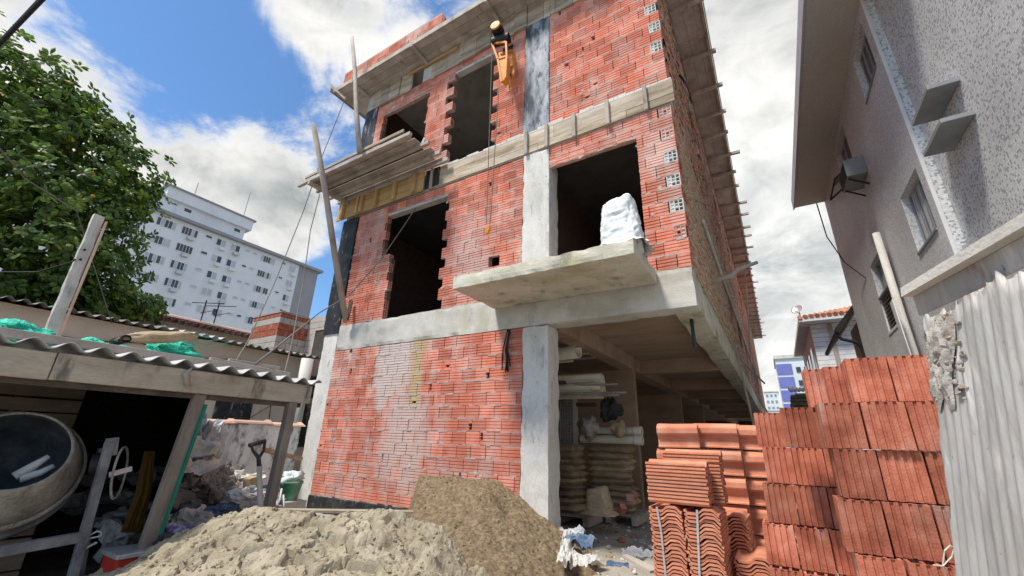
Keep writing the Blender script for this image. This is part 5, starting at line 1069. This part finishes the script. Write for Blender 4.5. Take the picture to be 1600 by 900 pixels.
MB().bar((-4.78, 4.35, 6.05), (-4.72, 4.4, 6.36), .05, .03).build('upright', M['paintwhite'], pf)
for lab, a, b, rr in (('long grey scaffold pole leaning past the platform corner to the ground beam', (aY(490, 195, 3.2)), (-6.52, 4.72, 3.17), .055), ('thin scaffold pole standing on the platform up to the roof corner', aY(550, 58, 3.95), aY(562, 238, 3.72), .045)):
    a, b = Vector(a), Vector(b); o = MB().tube([a, a.lerp(b, .35)+Vector((.02, 0, 0)), a.lerp(b, .7)-Vector((.015, 0, 0)), b], [rr*.85, rr*.95, rr, rr], 10).build('scaffold_pole', M['woodgrey'], smooth=True); tag(o, lab, 'pole')
o = MB().bar(aY(542, 500, 4.7), aY(549, 470, 4.78), .06, .05).build('wood_wedge', M['wooddark']); tag(o, 'dark wood wedge at the foot of the leaning scaffold pole', 'wedge')
o = MB().bar(aY(515, 131, 4.2), aY(540, 155, 4.3), .06, .04).build('loose_batten', M['woodgrey']); tag(o, 'loose batten poking out under the roof corner by the thin pole', 'batten')
# side wall poles
for lab, a, b, rr in (('crooked grey branch sticking out of the side wall over the gap', aX(1110, 441, -.56), aY(1183, 410, aX(1110, 441, -.56).y+.3), .04), ('long pale pole fixed upright down the side wall', aX(1098, 345, -.52), aX(1187, 600, -.52), .03)):
    a, b = Vector(a), Vector(b); o = MB().tube([a, a.lerp(b, .45)+Vector((0, 0, -.04)), a.lerp(b, .6)+Vector((0, 0, .02)), b], [rr, rr, rr*.9, rr*.7], 8).build('side_pole', M['concpale' if 'pale' in lab else 'woodgrey'], smooth=True); tag(o, lab, 'pole')
for k, (pa, pb_) in enumerate((((1146, 529), (1196, 527)), ((1164, 569), (1188, 572)), ((1176, 598), (1200, 592)), ((1181, 612), (1192, 611)), ((1089, 313), (1102, 313)), ((1140, 465), (1151, 464)))):
    a = aX(pa[0], pa[1], -.55); b = a+Vector((.42 if k < 4 else .12, .1, .02)); b = Vector((b.x, b.y, aX(pb_[0], pb_[1], b.x).z)) if k < 4 else b
    o = MB().tube([a, b], .025 if k < 4 else .012, 6).build('wall_peg', M['woodgrey']); tag(o, 'short stick poking from the side wall, %s counted downwards' % ('third', 'fourth', 'fifth', 'lowest', 'topmost', 'second')[k], 'stick', 'sticks poking from the side wall')
# hoist with cables and hook
M['yellow'] = mat('orange machine paint', [(.62, .2, .012), (.72, .27, .02)], 6, .5, .15, 60, stains=(((.2, .12, .06), 8, (1, 1, 1), .62, .72, .7),))
hy = 4.45
ho = thing('electric_hoist', aY(779, 50, hy), 'orange electric hoist bolted on the facade above the upper middle window', 'hoist')
hc = aY(779, 50, hy)
MB().lathe([(.001, -.13), (.085, -.13), (.1, -.11), (.1, .08), (.001, .08)], hc, (.12, -1, .05), 24).build('motor', M['yellow'], ho, smooth=False)
MB().lathe([(.101, -.02), (.108, -.02), (.108, .1), (.06, .12), (.001, .12)], hc, (.12, -1, .05), 24).build('motor_cap', M['black'], ho)
MB().lathe([(.06, .121), (.095, .121), (.09, .15), (.001, .155)], hc, (.12, -1, .05), 24).build('cover', M['yellow'], ho)
MB().lathe([(.09, -.16), (.09, .16)], hc+Vector((.03, .05, -.17)), (1, .2, 0), 18).build('cable_drum', M['tarheavy'], ho)
q = [aY(769, 68, hy), aY(791, 66, hy), aY(792, 88, hy), aY(790, 122, hy), aY(784, 128, hy), aY(778, 92, hy)]
w = Vector((0, .12, 0)); fr2 = MB()
for a, b in ((0, 5), (5, 4), (1, 2), (2, 3), (0, 1), (5, 2)): fr2.bar(q[a], q[b], .03, .035); fr2.bar(q[a]+w*2, q[b]+w*2, .03, .035)
fr2.build('frame', M['yellow'], ho); pl2 = MB(); pl2.add([q[5], q[2], q[3], q[4]], [(0, 1, 2, 3)]); pl2.add([q[5]+w, q[2]+w, q[3]+w, q[4]+w], [(0, 1, 2, 3)]); pl2.add([q[5], q[5]+w, q[4]+w, q[4], q[2], q[2]+w, q[3]+w, q[3]], [(0, 1, 2, 3), (4, 7, 6, 5), (3, 2, 6, 7)]); pl2.build('jib_plate', M['yellow'], ho)
MB().bar(aY(792, 100, 4.6), aY(796, 118, 4.86), .05, .05).build('wall_bracket', M['black'], ho); MB().bar(aY(788, 78, 4.5), aY(800, 72, 4.86), .05, .05).build('wall_bracket', M['black'], ho)
hk = aY(762, 358, hy)
for k, (pa, pb_) in enumerate((((769, 72), (760, 350)), ((780, 128), (766, 350)))):
    MB().tube([aY(pa[0], pa[1], hy), aY(pb_[0], pb_[1], hy)], .007, 5).build('hoist_cable', M['rope'], ho)
MB().prism([(-.04, .03), (.04, .05), (.044, -.01), (.01, -.08), (-.025, -.07)], hk+Vector((0, -.02, 0)), (1, 0, 0), (0, 0, 1), (0, .04, 0)).build('hook_block', M['yellow'], ho, bevel=.004)
hh = MB(); hh.tube([hk+Vector((-.0, 0, -.07)), hk+Vector((-.01, 0, -.11)), hk+Vector((.015, 0, -.14)), hk+Vector((.04, 0, -.12))], .006, 6); hh.build('hook', M['yellow'], ho)
# white sack on the balcony slab
M['sackwhite'] = mat('white woven sack', [(.6, .62, .64), (.74, .76, .77), (.8, .82, .83)], 6, .7, .5, 20, stains=(((.25, .3, .42), 9, (1, 1, 2), .66, .7, .6),))
def sack(c, sx, sy, h, seed, nm='sack'):
    mb = MB(); n, m = 48, 40; o_ = Vector((seed, seed*2, 0)); c = Vector(c)
    for j in range(m+1):
        v = j/m; fl = 1.14-.30*v if v < .9 else (1.14-.30*v)*(1-.35*((v-.9)/.1)**2); pz = v*h
        for i in range(n):
            a = 2*math.pi*i/n; ca, sa = math.cos(a), math.sin(a); e = .62
            x = sx*fl*math.copysign(abs(ca)**e, ca); y = sy*fl*math.copysign(abs(sa)**e, sa); q = Vector((ca*1.5, sa*1.5, v*3))+o_
            w_ = .020*noise.ridged_multi_fractal(q*2.0, 1, 2.2, 4, 1, 2)+.02*noise.noise(q*.8); lean = .02*v
            if v < .12: w_ += .05*(1-v/.12)*(1+noise.noise(q*3))
            mb.v.append(c+Vector((x*(1+w_/sx)-lean, y*(1+w_/sy), pz+.02*noise.noise(q*1.7+Vector((5, 0, 0)))*(v > .05)+(.03*ca if v > .9 else 0))))
    for j in range(m):
        for i in range(n): mb.f.append([j*n+i, j*n+(i+1) % n, (j+1)*n+(i+1) % n, (j+1)*n+i]); mb.m.append(0); mb.c.append(0)
    mb.f.append([m*n+i for i in range(n)]); mb.m.append(0); mb.c.append(0)
    return mb
sk = thing('white_sack', (-1.2, 4.25, 3.17), 'full white woven sack standing on the balcony slab edge', 'sack')
sb, st2 = aY(975, 382, 4.12), aY(970, 314, 4.12)
sack((sb.x, 4.12, 3.17), .185, .15, st2.z-3.17, 3).build('bag', M['sackwhite'], sk, smooth=True)
o = crumple((-.99, 4.05, 3.17), (.06, .16, .09), 61, 18, .6, 2).build('dirty_sacking', M['canvas'], smooth=True); tag(o, 'dirty brown sacking hanging over the slab corner beside the white sack', 'sacking')
lm = MB()
for k in range(9): lm.lathe([(.001, 0), (rnd.uniform(.015, .035), .01), (.02, .03), (.001, .035)], (-2.1+.07*k+rnd.uniform(-.02, .02), 4.5+rnd.uniform(-.1, .2), 3.17), (0, 0, 1), 7)
lm.build('rubble', M['conc'], kind='stuff')
# cables hanging at the pillar and down the facade
hb2 = MB(); r = random.Random(2)
for k in range(6): a = aY(795+r.uniform(-2, 2), 515, 4.80); b = aY(790+r.uniform(-6, 8), 578+r.uniform(-6, 8), 4.80); hb2.tube([a, a.lerp(b, .5)+Vector((r.uniform(-.03, .03), -.03, 0)), b], .009, 5)
o = hb2.build('conduit_bundle', M['black'], smooth=True); tag(o, 'bunch of black conduits hanging from the beam beside the pillar', 'conduits')
# ropes and wires
def cable(nm, pts, lab, rr=.009, m='rope', cat='cable'):
    pts = [Vector(p) for p in pts]; out = []
    for i in range(len(pts)-1):
        for k in range(8): out.append(pts[i].lerp(pts[i+1], k/8))
    out.append(pts[-1]); o = MB().tube(out, rr, 5).build(nm, M[m], smooth=True); tag(o, lab, cat); return o
cable('overhead_cable', [aX(-10, 78, -9), aX(32, 34, -8), aX(70, -6, -7)], 'thick dark overhead cable crossing the top corner above the tree', .03, 'black')
cable('guy_rope', [aY(541, 150, 4.2), aY(505, 240, 4.0), aY(474, 330, 3.9), aX(430, 440, -6.5), aX(388, 532, -5.5), aX(368, 565, -4.4)], 'thin rope falling from the roof corner towards the shed roof', .008)
cable('guy_rope', [aY(500, 302, 3.73), aY(485, 360, 3.7), aY(474, 440, 3.6), aX(455, 540, -5), aX(445, 582, -4.3)], 'thin rope hanging from the platform corner to the far shed roof', .008)
cable('stay_rope', [aX(398, 570, -4.2), aY(500, 488, 4.2), aY(545, 462, 4.65), aY(598, 402, 4.75), aY(652, 322, 4.9)], 'dark rope stretched from the shed roof into the first floor window', .011)
cable('house_wire', [aX(0, 232, -7), aX(40, 280, -8), aX(120, 330, -9), aX(175, 505, -9.8)], 'thin pale wire sagging in front of the tree towards the cream house roof', .008)
cable('house_wire', [aX(0, 425, -7), aX(60, 425, -6.2), aX(110, 410, -5.95), aX(118, 405, -5.95)], 'thin dark wire running to the concrete pole', .008, 'black')
cable('gap_wire', [aX(1276, 318, 1.45), aX(1292, 370, 1.6), aX(1320, 410, 1.9), aX(1352, 434, 2.09)], 'thin wire looping from the eave end to the tiled wall', .012, 'black')
o = MB().tube([aX(1062, 118, -.52), aX(1072, 130, -.48), aX(1078, 145, -.50), aX(1081, 160, -.53)], .02, 6).build('bent_conduit', M['black'], smooth=True); tag(o, 'bent black conduit on the side wall under the roof edge', 'conduit')
o = MB().tube([aZ(1079, 489, 2.95), aZ(1086, 545, 2.4)], .03, 8).build('ceiling_pipe', M['tarheavy']); o2 = o; bpy.data.objects.remove(o2)
p0 = aY(1079, 490, 5.4); o = MB().tube([(p0.x, 5.4, 2.94), (p0.x, 5.42, aY(1086, 543, 5.42).z)], .022, 8).build('ceiling_pipe', M['tar']); tag(o, 'dark pipe stub hanging from the garage ceiling near the corner', 'pipe')
# ================================================================== garage contents
M['sackbrown'] = mat('cement bag paper', [(.26, .19, .12), (.38, .29, .19), (.48, .39, .28)], 6, .85, .5, 30, obj=True, rv=.3, stains=(((.45, .38, .28), 8, (1, 1, 1), .64, .72, .6),)); M['pvc'] = mat('cream pvc', [(.74, .68, .56), (.8, .75, .64)], 4, .4, .05, 30)
def bag_mesh(seed, L_=.36, W_=.25, H_=.062):
    mb = MB(); n, m = 14, 8; r = random.Random(seed)
    for sgn in (1, -1):
        for j in range(m+1):
            for i in range(n+1):
                u, v = i/n*2-1, j/m*2-1; e = (max(0, 1-abs(u)**9)*max(0, 1-abs(v)**7))**.34
                mb.v.append(Vector((u*L_, v*W_, sgn*H_*e*(1+.35*noise.noise(Vector((u*3, v*3, seed)))+.2*noise.noise(Vector((u*8, v*8, seed)))))))
    b = (n+1)*(m+1)
    for q in (0, 1):
        for j in range(m):
            for i in range(n): a = q*b+j*(n+1)+i; mb.f.append([a, a+1, a+n+2, a+n+1]); mb.m.append(0); mb.c.append(0)
    return proto(mb, 'cement_bag', M['sackbrown'], smooth=True)
BG = [bag_mesh(k) for k in range(3)]
def pallet(x, y, w, d, z, lab):
    t = thing('wooden_pallet', (x, y, z-.14), lab, 'pallet')
    for k in range(5): yy = y-d/2+k*(d-.1)/4; MB().box(x-w/2, x+w/2, yy, yy+.1, z-.022, z).build('deck_board', M['woodgrey'], t)
    for k in range(3): xx = x-w/2+k*(w-.08)/2; MB().box(xx, xx+.08, y-d/2, y+d/2, z-.14, z-.023).build('stringer', M['woodgrey'], t)
pallet(-3.12, 6.9, 1.0, .75, .16, 'wooden pallet under the front pile of cement bags'); pallet(-2.52, 7.5, .9, .75, .16, 'wooden pallet under the rear pile of cement bags')
for (cx, cy, n, lab, gp, w) in ((-3.2, 6.9, 10, 'front pile behind the pillar', 'cement bags in the front pile', 0), (-2.5, 7.45, 10, 'rear pile by the partition', 'cement bags in the rear pile', .1)):
    for k in range(n):
        o = inst('cement_bag', rnd.choice(BG), (cx+rnd.uniform(-.05, .05), cy+rnd.uniform(-.04, .04), .21+k*.098), None, (rnd.uniform(-.06, .06), rnd.uniform(-.05, .05), w+rnd.uniform(-.16, .16)), (rnd.uniform(.92, 1.02), rnd.uniform(1.05, 1.2), rnd.uniform(.9, 1.02))); tag(o, 'brown paper cement bag, %s from the bottom of the %s' % (('first', 'second', 'third', 'fourth', 'fifth', 'sixth', 'seventh', 'eighth', 'ninth', 'tenth')[k], lab), 'cement bag', gp)
pb0 = aY(937, 803, 6.35); o = sack((pb0.x, 6.35, pb0.z), .15, .12, .34, 7).build('upright_bag', M['sackbrown'], smooth=True); tag(o, 'single upright brown cement bag in front of the pallets', 'cement bag')
for k, (px, py, y, s) in enumerate(((919, 668, 6.7, .15), (955, 640, 7.0, .17), (965, 668, 6.9, .12))): o = crumple(aY(px, py, y), (s, s*.8, s*1.1), 80+k, 24, .75, 3.2).build('crumpled_sack', M[('paper', 'dark', 'sackbrown')[k]], smooth=True); tag(o, ('crumpled paper sack with pale top on the front bag pile', 'dark crumpled plastic sack on the rear bag pile', 'brown crumpled sack against the lower pipes')[k], 'sack')
# hollow blocks behind the pillar carrying the pipes
GB = SB[0].copy(); GB.materials[0] = M['block']
for r_ in range(9):
    for i in range(2):
        o = inst('hollow_block', GB, (-3.32+i*.19, 7.28, .98+r_*.125-.9+.9), None, (math.pi/2, 0, 0), (1, 1, 1)); o.location.z = 1.14+r_*.105; o.scale = (1.2, .6, 1.2); tag(o, 'dusty hollow block, %s of the dark %s column behind the pillar' % (nth(8-r_)+(' from top' if r_ < 8 else ''), ('outer', 'inner')[1-i]), 'block', 'blocks in the dark stack behind the pillar')
pp = [(866, 584, 940, 588, .05), (866, 590, 943, 592, .055), (866, 597, 944, 598, .055), (866, 603, 939, 604, .055), (866, 609, 926, 610, .055), (866, 614, 938, 614, .05), (866, 594, 935, 601, .05), (866, 607, 945, 609, .045), (866, 617, 942, 619, .04)]
for k, (x0, y0, x1, y1, rr) in enumerate(pp):
    y = 6.55+.06*(k % 3)+(.1 if k > 5 else 0); b = aY(x1, y1, y); a = Vector((-4.4, y, b.z+.01))
    t = thing('pvc_pipe', b, 'cream plastic pipe, %s of the bundle on the garage rail' % ('topmost', 'second', 'third', 'fourth', 'fifth', 'sixth', 'rear upper', 'rear lower', 'lowest')[k], 'pipe', 'cream pipes bundled in the garage')
    MB().lathe([(rr, 0), (rr, (b-a).length), (rr*.85, (b-a).length), (rr*.85, .0)], a, b-a, 14).build('barrel', M['pvc'], t, smooth=False)
    if k % 2: MB().lathe([(rr*1.02, -.16), (rr*1.2, -.14), (rr*1.2, -.002), (rr*1.02, -.002)], b, b-a, 14).build('socket', M['pvc'], t)
for k, (x0, y0, x1, y1, yy) in enumerate(((950, 672, 1003, 674, 7.3), (955, 686, 1004, 688, 7.2), (962, 681, 990, 682, 7.45))):
    b = aY(x1, y1, yy); a = Vector((b.x-1.1, yy+.1, b.z)); rr = .065; t = thing('pvc_pipe', b, ('upper', 'lower', 'rear')[k]+' cream pipe of those lying on the rear cement bags', 'pipe', 'cream pipes on the cement bags')
    MB().lathe([(rr, 0), (rr, (b-a).length), (rr*.85, (b-a).length), (rr*.85, 0)], a, b-a, 16).build('barrel', M['pvc'], t)
    MB().lathe([(rr*1.02, -.14), (rr*1.18, -.12), (rr*1.18, -.003), (rr*1.02, -.003)], b, b-a, 16).build('socket', M['pvc'], t)
b = aY(905, 548, 6.3); t = MB().lathe([(.10, 0), (.12, 1.1), (.105, 1.1), (.09, 0)], (b.x-1.1, 6.5, b.z-.02), b-Vector((b.x-1.1, 6.5, b.z-.02)), 18).build('wide_pipe', M['pvc'], smooth=True); tag(t, 'wide cream pipe end high above the pipe bundle', 'pipe')
for k, (px, py, L_, m_) in enumerate(((919, 552, 1.2, 'woodgrey'), (929, 559, 1.3, 'steel'), (895, 564, 1.0, 'paintwhite'), (965, 600, 1.5, 'woodgrey'), (978, 613, 1.6, 'woodgrey'), (967, 617, 1.6, 'woodgrey'))):
    b = aY(px, py, 6.45); o = MB().tube([(b.x-L_, 6.6, b.z+.03), b], .018, 6).build('rod', M[m_]); tag(o, ('brown rod under the wide pipe', 'thin steel rod below the wide pipe', 'short white rod above the pipe bundle', 'thin rod poking from the top of the pipe bundle', 'longest thin rod poking from the pipe bundle', 'lowest thin rod poking from the pipe bundle')[k], 'rod')
tag(MB().box(-4.55, -2.7, 7.2, 7.32, 1.80, 1.86).build('rack_beam', M['wooddark']), 'dark timber rail carrying the cream pipe bundle', 'rail')
tag(MB().box(-4.55, -2.95, 6.5, 6.62, 2.12, 2.16).build('rack_beam', M['wooddark']), 'dark upper timber rail carrying the wide pipe', 'rail')
# debris on the floor by the pillar
M['whitepaper'] = mat('torn white paper', [(.4, .38, .34), (.58, .56, .52), (.66, .65, .62)], 6, .9, .6, 30)
Z0 = lambda px, py, z=.03: aZ(px, py, z)
def litter(c, sx, sy, seed, m_, lab, nm='torn_bag', rz=0, amp=.06):
    c = Vector(c); u, v = Vector((math.cos(rz), math.sin(rz), 0)), Vector((-math.sin(rz), math.cos(rz), .1)); drape([c-u*sx-v*sy, c+u*sx-v*sy, c+u*sx+v*sy, c-u*sx+v*sy], 20, M[m_], amp, seed, nm, lab, 'torn bag', 3)
Q = lambda px, py, y=4.3: aY(px, py, y)
litter(Q(885, 858, 4.25), .06, .42, 81, 'canvas', 'long torn cream paper bag lying at the pillar foot', rz=.35, amp=.05)
litter(Q(912, 876, 4.1), .13, .1, 82, 'whitepaper', 'white crumpled paper scrap in front of the long torn bag', rz=.5)
litter(Q(905, 850, 4.5), .16, .09, 83, 'bluerag', 'grey blue scrap beside the long torn bag', rz=-.3)
litter(Q(965, 882, 4.3), .1, .06, 84, 'bluerag', 'flat blue grey scrap on the open garage floor', rz=.3, amp=.02)
litter(Q(890, 835, 4.95), .16, .1, 85, 'rag', 'grey plastic scrap against the inner pillar foot', rz=.1)
litter(Q(1000, 868, 4.4), .16, .07, 86, 'rag', 'grey scrap half under the roof tile piles', rz=-.4, amp=.04)
o = MB().bar(Q(978, 868, 4.35), Q(1022, 893, 4.2), .1, .02).build('floor_board', M['woodgrey']); tag(o, 'short pale board lying on the garage floor by the tile pile', 'board')
sm = MB(); r = random.Random(14)
for k in range(420):
    x, y = r.uniform(-2.5, -.9), r.uniform(3.2, 8.5); s = r.uniform(.008, .03)*(2 if r.random() < .06 else 1); sm.lathe([(.001, -s*.5), (s, -s*.1), (s*.8, s*.3), (.001, s*.45)], (x, y, .035*nz((x, y, 0), 1.1)+.01), (r.uniform(-.5, .5), r.uniform(-.5, .5), 1), 5, r.choice((0, 0, 1, 2)))
sm.build('rubble', [M['conc'], M['brick2'], M['rag']], kind='stuff')
for k, (px, py, y) in enumerate(((985, 776, 7.05), (992, 771, 7.3), (978, 792, 6.6))): o = inst('floor_brick', BM['std'], aY(px, py, y)+Vector((0, 0, -.06)), None, (0, .4*k, .3+k), (.5, 1, .5)); tag(o, ('orange brick chip under the pallet corner', 'darker orange brick chip behind the pallet corner', 'orange brick chip in front of the rear pallet')[k], 'brick')
